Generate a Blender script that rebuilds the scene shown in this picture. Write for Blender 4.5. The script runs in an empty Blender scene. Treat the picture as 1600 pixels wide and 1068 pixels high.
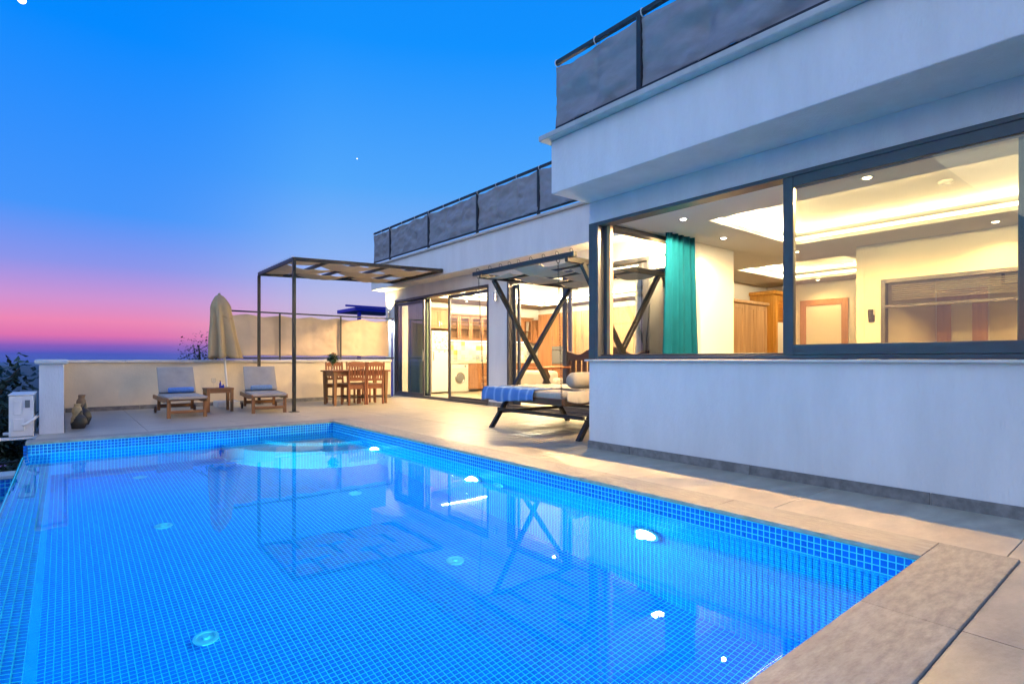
import bpy, bmesh, math, random
import numpy as np
from mathutils import Vector, Matrix, noise
random.seed(7)
R = math.radians
SC = bpy.context.scene
COL = SC.collection

# ------------------------------------------------------------------ camera
cam_d = bpy.data.cameras.new('camera'); cam = bpy.data.objects.new('camera', cam_d); COL.objects.link(cam)
cam.location = (0, 0, 1.0); cam.rotation_euler = (R(90), 0, R(-39.05))
cam_d.sensor_width = 36; cam_d.lens = 863 / 1600 * 36; cam_d.shift_y = 27 / 1600
cam_d.clip_start = .05; cam_d.clip_end = 60000
SC.camera = cam

# ------------------------------------------------------------------ exposure
SC.view_settings.view_transform = 'Standard'; SC.view_settings.look = 'None'
SC.view_settings.exposure = 0.0; SC.view_settings.gamma = 1.0; SC.view_settings.use_curve_mapping = False
SC.cycles.use_denoising = True
SC.cycles.max_bounces = 10; SC.cycles.diffuse_bounces = 4; SC.cycles.glossy_bounces = 4
SC.cycles.transmission_bounces = 8; SC.cycles.transparent_max_bounces = 16; SC.cycles.volume_bounces = 0
SC.cycles.sample_clamp_indirect = 4.0; SC.cycles.blur_glossy = 0.5
SC.cycles.caustics_reflective = False

def lin(r, g, b):
    f = lambda c: (c / 255 / 12.92) if c <= 10.31 else ((c / 255 + .055) / 1.055) ** 2.4
    return (f(r), f(g), f(b), 1)

# ------------------------------------------------------------------ sky: dusk gradient, afterglow round the sunset azimuth
W = bpy.data.worlds.new('World'); SC.world = W; W.use_nodes = True
nt = W.node_tree; nt.nodes.clear()
def N(t, tree=None, **kw):
    n = (tree or nt).nodes.new(t)
    for k, v in kw.items(): setattr(n, k, v)
    return n
def ramp(tree, stops, interp='LINEAR'):
    n = tree.nodes.new('ShaderNodeValToRGB'); e = n.color_ramp.elements; n.color_ramp.interpolation = interp
    while len(e) < len(stops): e.new(.5)
    for i, (p, c) in enumerate(stops): e[i].position = p; e[i].color = c
    return n
def math_(tree, op, a, b=None, clamp=False):
    n = tree.nodes.new('ShaderNodeMath'); n.operation = op; n.use_clamp = clamp
    for i, x in enumerate((a, b)):
        if x is None: continue
        if isinstance(x, (int, float)): n.inputs[i].default_value = x
        else: tree.links.new(x, n.inputs[i])
    return n.outputs[0]
tc = N('ShaderNodeTexCoord'); sx = N('ShaderNodeSeparateXYZ'); nt.links.new(tc.outputs['Generated'], sx.inputs[0])
up = math_(nt, 'POWER', math_(nt, 'MAXIMUM', sx.outputs['Z'], 0.0), .5)
A = ramp(nt, [(0, lin(62, 84, 182)), (.09, lin(74, 82, 188)), (.14, lin(140, 92, 190)), (.185, lin(226, 114, 176)),
              (.235, lin(240, 136, 182)), (.295, lin(208, 148, 212)), (.37, lin(140, 150, 236)), (.46, lin(70, 150, 252)),
              (.66, lin(4, 138, 255)), (1, lin(0, 112, 240))])
B = ramp(nt, [(0, lin(120, 120, 186)), (.12, lin(196, 158, 192)), (.22, lin(216, 184, 206)), (.32, lin(190, 188, 230)),
              (.42, lin(140, 180, 245)), (.54, lin(84, 168, 252)), (.70, lin(18, 146, 255)), (1, lin(0, 112, 240))])
nt.links.new(up, A.inputs[0]); nt.links.new(up, B.inputs[0])
hx = math_(nt, 'MULTIPLY', sx.outputs['X'], -.12); hy = math_(nt, 'MULTIPLY', sx.outputs['Y'], .993)
hl = math_(nt, 'SQRT', math_(nt, 'MAXIMUM', math_(nt, 'SUBTRACT', 1.0, math_(nt, 'MULTIPLY', sx.outputs['Z'], sx.outputs['Z'])), 1e-4))
az = math_(nt, 'DIVIDE', math_(nt, 'ADD', hx, hy), hl)
mr = N('ShaderNodeMapRange', interpolation_type='SMOOTHSTEP'); nt.links.new(az, mr.inputs[0])
mr.inputs[1].default_value = .88; mr.inputs[2].default_value = .99
mx = N('ShaderNodeMix', data_type='RGBA'); nt.links.new(mr.outputs[0], mx.inputs[0])
nt.links.new(B.outputs[0], mx.inputs[6]); nt.links.new(A.outputs[0], mx.inputs[7])
bg = N('ShaderNodeBackground'); nt.links.new(mx.outputs[2], bg.inputs[0]); bg.inputs[1].default_value = 1.0
nt.links.new(bg.outputs[0], N('ShaderNodeOutputWorld').inputs[0])

# ------------------------------------------------------------------ sun: already set, only the soft glow of the western sky is left
sun_d = bpy.data.lights.new('sun', 'SUN'); sun = bpy.data.objects.new('sun', sun_d); COL.objects.link(sun)
sun_d.energy = 1.0; sun_d.angle = R(70); sun_d.color = (.95, .97, .86)
sun.rotation_euler = Vector((1, .35, -.75)).to_track_quat('-Z', 'Y').to_euler()

# ================================================================== helpers
ORG = {}
def tag(o, label=None, cat=None, group=None, kind=None):
    if label: o['label'] = label
    if cat: o['category'] = cat
    if group: o['group'] = group
    if kind: o['kind'] = kind
    return o
def thing(name, label, cat, loc=(0, 0, 0), group=None):
    o = bpy.data.objects.new(name, None); COL.objects.link(o); o.location = loc; o.empty_display_size = .1
    ORG[o] = Vector(loc); return tag(o, label, cat, group)
def copy_tree(o, parent=None):
    c = o.copy(); COL.objects.link(c); c.parent = parent
    for ch in list(o.children): copy_tree(ch, c)
    return c
class MB:
    def __init__(s): s.v = []; s.f = []
    def add(s, vs, fs):
        b = len(s.v); s.v += [tuple(p) for p in vs]; s.f += [tuple(i + b for i in f) for f in fs]; return s
    def box(s, x0, x1, y0, y1, z0, z1):
        return s.add([(x0, y0, z0), (x1, y0, z0), (x1, y1, z0), (x0, y1, z0), (x0, y0, z1), (x1, y0, z1), (x1, y1, z1), (x0, y1, z1)],
                     [(3, 2, 1, 0), (4, 5, 6, 7), (0, 1, 5, 4), (1, 2, 6, 5), (2, 3, 7, 6), (3, 0, 4, 7)])
    def bar(s, a, b, w, h=None, upv=(0, 0, 1), w2=None, h2=None):
        a, b = Vector(a), Vector(b); h = h or w; w2 = w2 or w; h2 = h2 or h
        d = (b - a).normalized(); u = Vector(upv)
        if abs(d.dot(u)) > .98: u = Vector((0, 1, 0))
        r = d.cross(u).normalized(); u = r.cross(d)
        q = lambda p, w, h: [p - r * w / 2 - u * h / 2, p + r * w / 2 - u * h / 2, p + r * w / 2 + u * h / 2, p - r * w / 2 + u * h / 2]
        return s.add(q(a, w, h) + q(b, w2, h2), [(0, 1, 2, 3), (7, 6, 5, 4), (0, 4, 5, 1), (1, 5, 6, 2), (2, 6, 7, 3), (3, 7, 4, 0)])
    def tube(s, pts, r, n=10, cap=True):
        pts = [Vector(p) for p in pts]; k = len(pts); rs = r if isinstance(r, (list, tuple)) else [r] * k
        vs = []; pu = None
        for i, p in enumerate(pts):
            d = (pts[min(i + 1, k - 1)] - pts[max(i - 1, 0)]).normalized()
            if pu is None:
                u = Vector((0, 0, 1)) if abs(d.z) < .9 else Vector((1, 0, 0))
            else: u = pu
            a = d.cross(u).normalized(); u = a.cross(d).normalized(); pu = u
            for j in range(n):
                t = 2 * math.pi * j / n; vs.append(p + (a * math.cos(t) + u * math.sin(t)) * rs[i])
        fs = [(i * n + j, i * n + (j + 1) % n, (i + 1) * n + (j + 1) % n, (i + 1) * n + j) for i in range(k - 1) for j in range(n)]
        if cap: fs += [tuple(range(n))[::-1], tuple((k - 1) * n + j for j in range(n))]
        return s.add(vs, fs)
    def lathe(s, prof, c=(0, 0, 0), n=24, axis='Z', fn=None):
        c = Vector(c); vs = []; k = len(prof)
        for r, z in prof:
            for j in range(n):
                t = 2 * math.pi * j / n; rr = r * (fn(t, z) if fn else 1)
                p = (rr * math.cos(t), rr * math.sin(t), z)
                if axis == 'X': p = (z, rr * math.cos(t), rr * math.sin(t))
                if axis == '-X': p = (-z, -rr * math.cos(t), rr * math.sin(t))
                if axis == 'Y': p = (-rr * math.cos(t), z, rr * math.sin(t))
                vs.append(c + Vector(p))
        fs = [(i * n + j, i * n + (j + 1) % n, (i + 1) * n + (j + 1) % n, (i + 1) * n + j) for i in range(k - 1) for j in range(n)]
        fs += [tuple(range(n))[::-1], tuple((k - 1) * n + j for j in range(n))]
        return s.add(vs, fs)
    def torus(s, c, r, t, ax=(0, 0, 1), n=12, m=5, sy=1.0, u=(1, 0, 0)):
        c = Vector(c); ax = Vector(ax).normalized(); u = Vector(u); u = (u - ax * u.dot(ax)).normalized(); w = ax.cross(u); vs = []
        for i in range(n):
            a = 2 * math.pi * i / n; d = u * math.cos(a) * sy + w * math.sin(a)
            for j in range(m):
                b = 2 * math.pi * j / m; vs.append(c + d * r + (d.normalized() * math.cos(b) + ax * math.sin(b)) * t)
        return s.add(vs, [(i * m + j, ((i + 1) % n) * m + j, ((i + 1) % n) * m + (j + 1) % m, i * m + (j + 1) % m) for i in range(n) for j in range(m)])
    def grid(s, fn, nu, nv):
        vs = [fn(i / nu, j / nv) for j in range(nv + 1) for i in range(nu + 1)]
        return s.add(vs, [(j * (nu + 1) + i, j * (nu + 1) + i + 1, (j + 1) * (nu + 1) + i + 1, (j + 1) * (nu + 1) + i) for j in range(nv) for i in range(nu)])
    def prism(s, outline, axis, a, b):
        n = len(outline); P = []
        for t in (a, b):
            for (p, q) in outline: P.append({'X': (t, p, q), 'Y': (p, t, q), 'Z': (p, q, t)}[axis])
        fs = [tuple(range(n)), tuple(range(2 * n - 1, n - 1, -1))] + [(i, i + n, (i + 1) % n + n, (i + 1) % n) for i in range(n)]
        return s.add(P, fs)
    def build(s, name, m, parent=None, bev=0, seg=1, smooth=None, solid=0, sub=0, label=None, cat=None, group=None, kind=None, fix=True):
        me = bpy.data.meshes.new(name)
        if parent is not None: o0 = ORG[parent]
        else:
            a = np.array(s.v); o0 = Vector(((a[:, 0].min() + a[:, 0].max()) / 2, (a[:, 1].min() + a[:, 1].max()) / 2, a[:, 2].min()))
        me.from_pydata([(x - o0.x, y - o0.y, z - o0.z) for x, y, z in s.v], [], s.f)
        if fix:
            bm = bmesh.new(); bm.from_mesh(me); bmesh.ops.recalc_face_normals(bm, faces=bm.faces); bm.to_mesh(me); bm.free()
        if smooth is not None:
            me.polygons.foreach_set('use_smooth', [True] * len(me.polygons)); me.set_sharp_from_angle(angle=R(smooth))
        if m: me.materials.append(MT[m] if isinstance(m, str) else m)
        o = bpy.data.objects.new(name, me); COL.objects.link(o)
        if parent is not None: o.parent = parent
        else: o.location = o0
        ORG[o] = o0
        if solid: q = o.modifiers.new('s', 'SOLIDIFY'); q.thickness = solid; q.offset = 0
        if bev: q = o.modifiers.new('b', 'BEVEL'); q.width = bev; q.segments = seg; q.limit_method = 'ANGLE'; q.angle_limit = R(40)
        if sub: q = o.modifiers.new('u', 'SUBSURF'); q.levels = sub; q.render_levels = sub
        return tag(o, label, cat, group, kind)
def lamp(kind, name, loc, energy, color, parent, radius=.03, direction=(0, 0, -1), spot=120, blend=.6, size=None):
    d = bpy.data.lights.new(name, kind); d.energy = energy; d.color = color
    if kind == 'AREA':
        d.shape = 'RECTANGLE'; d.size, d.size_y = size
    else: d.shadow_soft_size = radius
    if kind == 'SPOT': d.spot_size = R(spot); d.spot_blend = blend
    o = bpy.data.objects.new(name, d); COL.objects.link(o); o.parent = parent
    o.location = Vector(loc) - (ORG[parent] if parent else Vector()); o.rotation_euler = Vector(direction).to_track_quat('-Z', 'Y').to_euler()
    return o

# ------------------------------------------------------------------ materials
MT = {}
def new_mat(name):
    m = bpy.data.materials.new(name); m.use_nodes = True; t = m.node_tree; t.nodes.clear(); MT[name] = m
    out = t.nodes.new('ShaderNodeOutputMaterial'); return m, t, out
def M(name, col, rough=.55, metal=0, var=.0, vs=3, bump=0, bs=60, emit=0, ecol=None, stretch=None, detail=6, spec=.5, col2=None, rnd=None, rvar=.0, coat=0, sheen=0, sharp=.18):
    m, t, out = new_mat(name); b = t.nodes.new('ShaderNodeBsdfPrincipled'); t.links.new(b.outputs[0], out.inputs[0])
    c = (*col, 1) if len(col) == 3 else col
    b.inputs['Base Color'].default_value = c; b.inputs['Roughness'].default_value = rough; b.inputs['Metallic'].default_value = metal
    b.inputs['Specular IOR Level'].default_value = spec
    if coat: b.inputs['Coat Weight'].default_value = coat; b.inputs['Coat Roughness'].default_value = .1
    if sheen: b.inputs['Sheen Weight'].default_value = sheen
    tc = t.nodes.new('ShaderNodeTexCoord'); vec = tc.outputs['Object']
    if stretch:
        mp = t.nodes.new('ShaderNodeMapping'); mp.inputs['Scale'].default_value = stretch; t.links.new(vec, mp.inputs[0]); vec = mp.outputs[0]
    colout = None
    if var or col2:
        n = t.nodes.new('ShaderNodeTexNoise'); n.inputs['Scale'].default_value = vs; n.inputs['Detail'].default_value = detail; n.inputs['Roughness'].default_value = .62
        t.links.new(vec, n.inputs['Vector'])
        lo = tuple(max(0, x * (1 - var)) for x in c[:3]) + (1,); hi = tuple(min(1, x * (1 + var)) for x in c[:3]) + (1,)
        if col2: lo = c; hi = (*col2, 1)
        r = ramp(t, [(.5 - sharp, lo), (.5 + sharp, hi)]); t.links.new(n.outputs[0], r.inputs[0]); colout = r.outputs[0]
        if rvar:
            rr = t.nodes.new('ShaderNodeMapRange'); t.links.new(n.outputs[0], rr.inputs[0]); rr.inputs[1].default_value = .3; rr.inputs[2].default_value = .7
            rr.inputs[3].default_value = max(.02, rough - rvar); rr.inputs[4].default_value = rough + rvar; t.links.new(rr.outputs[0], b.inputs['Roughness'])
    if rnd:
        src, amt = rnd
        if src == 'island': g = t.nodes.new('ShaderNodeNewGeometry').outputs['Random Per Island']
        else: g = t.nodes.new('ShaderNodeObjectInfo').outputs['Random']
        hv = t.nodes.new('ShaderNodeHueSaturation')
        if colout: t.links.new(colout, hv.inputs['Color'])
        else: hv.inputs['Color'].default_value = c
        k = t.nodes.new('ShaderNodeMapRange'); t.links.new(g, k.inputs[0]); k.inputs[3].default_value = 1 - amt; k.inputs[4].default_value = 1 + amt
        t.links.new(k.outputs[0], hv.inputs['Value']); colout = hv.outputs[0]
    if colout: t.links.new(colout, b.inputs['Base Color'])
    if bump:
        n2 = t.nodes.new('ShaderNodeTexNoise'); n2.inputs['Scale'].default_value = bs; n2.inputs['Detail'].default_value = 5; t.links.new(vec, n2.inputs['Vector'])
        bp = t.nodes.new('ShaderNodeBump'); bp.inputs['Strength'].default_value = bump; bp.inputs['Distance'].default_value = .01
        t.links.new(n2.outputs[0], bp.inputs['Height']); t.links.new(bp.outputs[0], b.inputs['Normal'])
    if emit:
        b.inputs['Emission Color'].default_value = (*(ecol or col), 1); b.inputs['Emission Strength'].default_value = emit
    return m
def wood(name, a, b, axis='X', rough=.5, sc=1.0):
    s = {'X': (1.2, 22, 22), 'Y': (22, 1.2, 22), 'Z': (22, 22, 1.2)}[axis]
    return M(name, a, rough, col2=b, vs=sc, bump=.25, bs=3, stretch=s, detail=8)
def glass_thin(name, tint=(.97, .98, .97), base=.04, refl=(1, 1, 1)):
    m, t, out = new_mat(name)
    tr = t.nodes.new('ShaderNodeBsdfTransparent'); tr.inputs[0].default_value = (*tint, 1)
    gl = t.nodes.new('ShaderNodeBsdfGlossy'); gl.inputs['Roughness'].default_value = 0.0; gl.inputs[0].default_value = (*refl, 1)
    lw = t.nodes.new('ShaderNodeLayerWeight'); lw.inputs[0].default_value = .5
    p = math_(t, 'POWER', lw.outputs['Facing'], 5.0); q = math_(t, 'ADD', math_(t, 'MULTIPLY', p, 1 - base), base)
    mx = t.nodes.new('ShaderNodeMixShader'); t.links.new(q, mx.inputs[0]); t.links.new(tr.outputs[0], mx.inputs[1]); t.links.new(gl.outputs[0], mx.inputs[2])
    t.links.new(mx.outputs[0], out.inputs[0]); return m
def emis(name, col, s):
    m, t, out = new_mat(name); e = t.nodes.new('ShaderNodeEmission'); e.inputs[0].default_value = (*col, 1); e.inputs[1].default_value = s
    t.links.new(e.outputs[0], out.inputs[0]); return m

M('plaster', (.7, .695, .68), .75, col2=(.8, .795, .78), vs=1.5, bump=.6, bs=34, stretch=(2.2, 2.2, .5), detail=12)
M('plaster_in', (.82, .8, .74), .7, var=.02, vs=1.0, bump=.08, bs=80)
M('ceiling_paint', (.84, .82, .77), .7)
M('plaster_cream', (.72, .62, .45), .8, var=.08, vs=1.6, bump=.3, bs=45)  # cream paint, saturated further to carry the warm lamp light
M('cap_stone', (.62, .6, .55), .6, var=.08, vs=6, bump=.15, bs=60)
M('roof_lip', (.5, .49, .47), .75, var=.15, vs=4, bump=.3, bs=40)
M('deck_tile', (.32, .285, .215), .4, col2=(.5, .455, .35), vs=2.2, bump=.25, bs=22, stretch=(1, 2.6, 1), detail=14, rnd=('object', .05), rvar=.08, sharp=.14)
M('grout_deck', (.3, .27, .23), .85)
M('coping_stone', (.235, .22, .18), .6, col2=(.4, .375, .31), vs=11, bump=.5, bs=40, stretch=(3.2, 1, 1), detail=15, rnd=('object', .05), rvar=.1, sharp=.16)
M('coping_stone_x', (.235, .22, .18), .6, col2=(.4, .375, .31), vs=11, bump=.5, bs=40, stretch=(1, 3.2, 1), detail=15, rnd=('object', .05), rvar=.1, sharp=.16)
M('skirting_tile', (.14, .14, .135), .7, col2=(.23, .228, .218), vs=11, bump=.5, bs=40, detail=12, sharp=.12, rnd=('object', .1))
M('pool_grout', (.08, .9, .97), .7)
M('pool_tile', (.001, .17, .66), .18, rnd=('island', .16))
M('pool_tile_piece', (.001, .17, .66), .18, rnd=('object', .16))
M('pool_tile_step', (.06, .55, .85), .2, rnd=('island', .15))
M('fitting_cyan_lit', (.35, .75, .75), .4)  # white plastic with the cyan lamp light put into its colour
M('dark_frame', (.055, .06, .075), .38, metal=.3, var=.1, vs=5)
M('black_steel', (.014, .015, .018), .42, metal=.3, bump=.05, bs=150)
M('rail_steel', (.02, .025, .035), .45, metal=.3)
M('white_plastic', (.74, .74, .71), .45, var=.04, vs=5)
M('grey_plastic', (.12, .13, .14), .5)
M('canvas_grey', (.25, .265, .3), .9, var=.12, vs=3, bump=.7, bs=9, stretch=(1, 1, 1.7))
M('canvas_beige', (.6, .48, .36), .9, var=.06, vs=2.5, bump=.2, bs=260)
M('canvas_shade', (.68, .58, .43), .9, var=.06, vs=2.5, bump=.2, bs=220)
M('umbrella_cloth', (.42, .31, .17), .92, var=.08, vs=3, bump=.25, bs=240)
M('cushion', (.38, .345, .3), .92, var=.08, vs=4, bump=.3, bs=200)
M('towel_blue', (.1, .24, .62), .95, var=.15, vs=25, bump=.6, bs=320)
M('towel_pale', (.18, .3, .5), .95, var=.15, vs=25, bump=.6, bs=320)
M('bolster_grey', (.3, .28, .25), .92, var=.06, vs=6, bump=.3, bs=260)
wood('teak_x', (.13, .055, .02), (.33, .16, .06), 'X'); wood('teak_y', (.13, .055, .02), (.33, .16, .06), 'Y'); wood('teak_z', (.13, .055, .02), (.33, .16, .06), 'Z')
wood('mahog_x', (.13, .038, .014), (.3, .1, .04), 'X', .4); wood('mahog_z', (.13, .038, .014), (.3, .1, .04), 'Z', .4)
wood('dark_wood_y', (.03, .014, .008), (.09, .04, .02), 'Y', .45); wood('dark_wood_z', (.03, .014, .008), (.09, .04, .02), 'Z', .45)
wood('cab_wood', (.2, .085, .035), (.36, .175, .08), 'Z', .45); wood('door_wood', (.32, .15, .05), (.5, .26, .1), 'Z', .42)
wood('oak_wood', (.4, .22, .1), (.58, .36, .18), 'Z', .45); wood('orange_wood', (.5, .22, .03), (.66, .33, .06), 'Z', .42)
M('enamel', (.62, .62, .6), .25, spec=.5)
M('steel', (.6, .6, .6), .25, metal=1); M('chrome', (.75, .75, .75), .12, metal=1)
M('curtain_teal', (.0, .055, .1), .85, var=.1, vs=3, spec=.1)
M('curtain_sheer', (.2, .3, .22), .9)
M('vase_tan', (.45, .33, .16), .55, var=.2, vs=20, bump=.25, bs=60); M('vase_black', (.035, .033, .03), .5, bump=.2, bs=60)
M('vase_brown', (.2, .13, .07), .5, var=.2, vs=14)
M('leaf', (.03, .075, .025), .55, rnd=('island', .45)); M('leaf_dark', (.02, .045, .025), .6, rnd=('island', .5)); M('bark', (.07, .05, .035), .85, var=.3, vs=12, bump=.5, bs=20)
M('flower_white', (.75, .72, .6), .6, rnd=('island', .2)); M('flower_peach', (.75, .4, .2), .6, rnd=('island', .2)); M('flower_purple', (.4, .2, .5), .6)
M('blue_led_tint', (.01, .012, .4), .5)  # blue LED light put into the base colour
M('interior_floor', (.68, .62, .5), .3, var=.05, vs=1.5)
M('marble', (.75, .74, .7), .25, col2=(.6, .58, .52), vs=1.5, detail=12)
M('dark_clad', (.07, .075, .08), .6, var=.1, vs=4)
M('blind', (.7, .68, .6), .6)
M('terrain', (.05, .06, .035), .95, var=.5, vs=.02, bump=.5, bs=.3, detail=10)
M('hill_mat', (.015, .028, .03), .95, var=.3, vs=.004, detail=10)
M('sea_mat', (.02, .06, .12), .75, var=.1, vs=.01)
M('concrete', (.35, .34, .32), .85, var=.1, vs=3, bump=.3, bs=30)
glass_thin('glass', (.97, .975, .96), .045); glass_thin('glass_door', (.93, .95, .93), .09); glass_thin('glass_warm', (.95, .93, .84), .05)
M('glass_frost', (.75, .78, .7), .3)
emis('led', (1, .84, .55), 14.0); emis('led_kitchen', (1, .74, .34), 14.0); emis('led_white', (1, .96, .85), 8.0)
emis('bulb_warm', (1, .72, .3), 25.0); emis('spot_lens', (1, .9, .72), 18.0); emis('pool_lens', (.75, .97, 1), 25.0); emis('sky_spot_glow', (1, .95, .9), 3.0)
emis('bulb_dim', (1, .8, .5), 2.0); emis('cool_lens', (.8, .95, 1), 25.0)
M('ceramic', (.75, .7, .55), .3)
M('bottle_blue', (.03, .04, .35), .2); M('stone_base', (.55, .55, .52), .8, var=.1, vs=8)
# bed cover: grey-cream throw with loose check
def throw_mat(name, a, b):
    m, t, out = new_mat(name); p = t.nodes.new('ShaderNodeBsdfPrincipled'); t.links.new(p.outputs[0], out.inputs[0]); p.inputs['Roughness'].default_value = .95
    tc = t.nodes.new('ShaderNodeTexCoord'); w = []
    for dr in ('X', 'Y'):
        q = t.nodes.new('ShaderNodeTexWave'); q.bands_direction = dr; q.inputs['Scale'].default_value = 1.7; q.inputs['Distortion'].default_value = 1.2
        t.links.new(tc.outputs['Object'], q.inputs[0]); w.append(math_(t, 'POWER', q.outputs['Fac'], 9.0))
    r = ramp(t, [(0, (*a, 1)), (.8, (*b, 1))]); t.links.new(math_(t, 'MAXIMUM', w[0], w[1]), r.inputs[0]); t.links.new(r.outputs[0], p.inputs[0])
    n = t.nodes.new('ShaderNodeTexNoise'); n.inputs['Scale'].default_value = 180; bp = t.nodes.new('ShaderNodeBump'); bp.inputs['Strength'].default_value = .4; bp.inputs['Distance'].default_value = .004
    t.links.new(n.outputs[0], bp.inputs['Height']); t.links.new(bp.outputs[0], p.inputs['Normal'])
throw_mat('throw_blue', (.07, .2, .5), (.2, .36, .64)); throw_mat('throw_cream', (.34, .31, .25), (.55, .51, .43))
# kitchen wall tiles: one printed pattern per square
def patch_mat():
    m, t, out = new_mat('patch_tiles'); p = t.nodes.new('ShaderNodeBsdfPrincipled'); t.links.new(p.outputs[0], out.inputs[0]); p.inputs['Roughness'].default_value = .25
    tc = t.nodes.new('ShaderNodeTexCoord'); mp = t.nodes.new('ShaderNodeMapping'); mp.inputs['Scale'].default_value = (7, 7, 7); t.links.new(tc.outputs['Object'], mp.inputs[0])
    fl = t.nodes.new('ShaderNodeVectorMath'); fl.operation = 'FLOOR'; t.links.new(mp.outputs[0], fl.inputs[0])
    wn = t.nodes.new('ShaderNodeTexWhiteNoise'); t.links.new(fl.outputs[0], wn.inputs[0])
    r = ramp(t, [(0, (.62, .58, .48, 1)), (.25, (.45, .48, .45, 1)), (.4, (.68, .62, .45, 1)), (.55, (.3, .36, .36, 1)), (.66, (.62, .36, .08, 1)), (.74, (.66, .64, .58, 1)), (.9, (.5, .44, .3, 1))], 'CONSTANT')
    t.links.new(wn.outputs[0], r.inputs[0]); t.links.new(r.outputs[0], p.inputs[0])
patch_mat()
# water
def water_mat(name, bump, scale):
    m, t, out = new_mat(name); g = t.nodes.new('ShaderNodeBsdfGlass'); g.inputs['IOR'].default_value = 1.33; g.inputs['Roughness'].default_value = 0.0
    g.inputs[0].default_value = (.7, .97, 1, 1)
    tc = t.nodes.new('ShaderNodeTexCoord'); n = t.nodes.new('ShaderNodeTexNoise'); n.inputs['Scale'].default_value = scale; n.inputs['Detail'].default_value = 2
    t.links.new(tc.outputs['Object'], n.inputs['Vector'])
    bp = t.nodes.new('ShaderNodeBump'); bp.inputs['Strength'].default_value = bump; bp.inputs['Distance'].default_value = .01
    t.links.new(n.outputs[0], bp.inputs['Height']); t.links.new(bp.outputs[0], g.inputs['Normal'])
    gl = t.nodes.new('ShaderNodeBsdfGlossy'); gl.inputs['Roughness'].default_value = .0; t.links.new(bp.outputs[0], gl.inputs['Normal'])
    ms = t.nodes.new('ShaderNodeMixShader'); ms.inputs[0].default_value = .05; t.links.new(g.outputs[0], ms.inputs[1]); t.links.new(gl.outputs[0], ms.inputs[2]); t.links.new(ms.outputs[0], out.inputs[0])
water_mat('water', .02, 5.0); water_mat('water_low', .08, 6)

# ================================================================== SETTING
# terrain falling from the villa to the bay, sea, far hill
def hgt(x, y):
    r = math.hypot(max(0, abs(x - 6) - 12), max(0, abs(y - 6) - 12))
    z = -2.6 - 130 * (1 - math.exp(-r / 260.0)) + (noise.noise(Vector((x / 60, y / 60, 0))) * min(r / 12, 9))
    return z
def sp(u, a): s = 2 * u - 1; return a * (abs(s) ** 2.6) * (1 if s > 0 else -1)
MB().grid(lambda u, v: (6 + sp(u, 900), 6 + sp(v, 900), hgt(6 + sp(u, 900), 6 + sp(v, 900))), 70, 70).build('ground', 'terrain', smooth=180, kind='structure', label='dark wooded hillside falling away below the villa', fix=False)
MB().grid(lambda u, v: (-30000 + 60000 * u, -30000 + 60000 * v, -125), 8, 8).build('sea', 'sea_mat', kind='structure', label='dark blue bay far below the terrace', fix=False)
def hill(u, v):
    x = -2600 + 4200 * u; y = 1100 + 3400 * v
    e = (math.sin(math.pi * min(1, v * .55 + .0)) ** 1.3 if v < .909 else max(0, 1 - (v - .909) / .09)) * min(1, 6 * u, 6 * (1 - u))
    return (x, y, -128 + e * (98 - 22 * u + 16 * noise.noise(Vector((u * 6, v * 3, 2))) + 7 * noise.noise(Vector((u * 22, v * 9, 5)))))
MB().grid(hill, 90, 40).build('hill', 'hill_mat', smooth=180, kind='structure', label='low dark ridge across the bay on the horizon', fix=False)

# deck: base slab with separate stone tiles
deck = MB()
RECTS = [(3.72, 4.69, -2.6, 4.37), (3.72, 7.25, 4.37, 9.13), (-.28, 7.25, 9.13, 14.5), (-3.2, 3.72, -2.6, .546)]
for (x0, x1, y0, y1) in RECTS: deck.box(x0, x1, y0, y1, -.32, -.0235)
deck = deck.build('deck', 'grout_deck', kind='structure', label='beige stone tiled pool terrace')
_tile_mesh = {}
def deck_tile(x0, x1, y0, y1):
    w, l = round(x1 - x0, 3), round(y1 - y0, 3); k = (w, l)
    if k not in _tile_mesh:
        o = MB().box(-w / 2, w / 2, -l / 2, l / 2, 0, .012).build('tile', 'deck_tile'); _tile_mesh[k] = o.data; bpy.data.objects.remove(o)
    o = bpy.data.objects.new('tile', _tile_mesh[k]); COL.objects.link(o); o.parent = deck
    o.location = Vector(((x0 + x1) / 2, (y0 + y1) / 2, -.0235)) - ORG[deck]; q = o.modifiers.new('b', 'BEVEL'); q.width = .0025; q.segments = 1
def cuts(a, b, st, off):
    c = [a]; t = a + off
    while t < b - .05: c.append(t); t += st
    c.append(b); return c
for (x0, x1, y0, y1), (sx_, sy_, ox, oy) in zip(RECTS, [(.97, 1.2, .97, .8), (1.2, 1.2, .97, .0001 + 1.2), (1.2, 1.2, 1.2, 1.1), (1.2, 1.2, 1.0, 1.2)]):
    xs, ys = cuts(x0, x1, sx_, ox), cuts(y0, y1, sy_, oy); g = .0018
    for i in range(len(xs) - 1):
        for j in range(len(ys) - 1): deck_tile(xs[i] + g, xs[i + 1] - g, ys[j] + g, ys[j + 1] - g)

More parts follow.
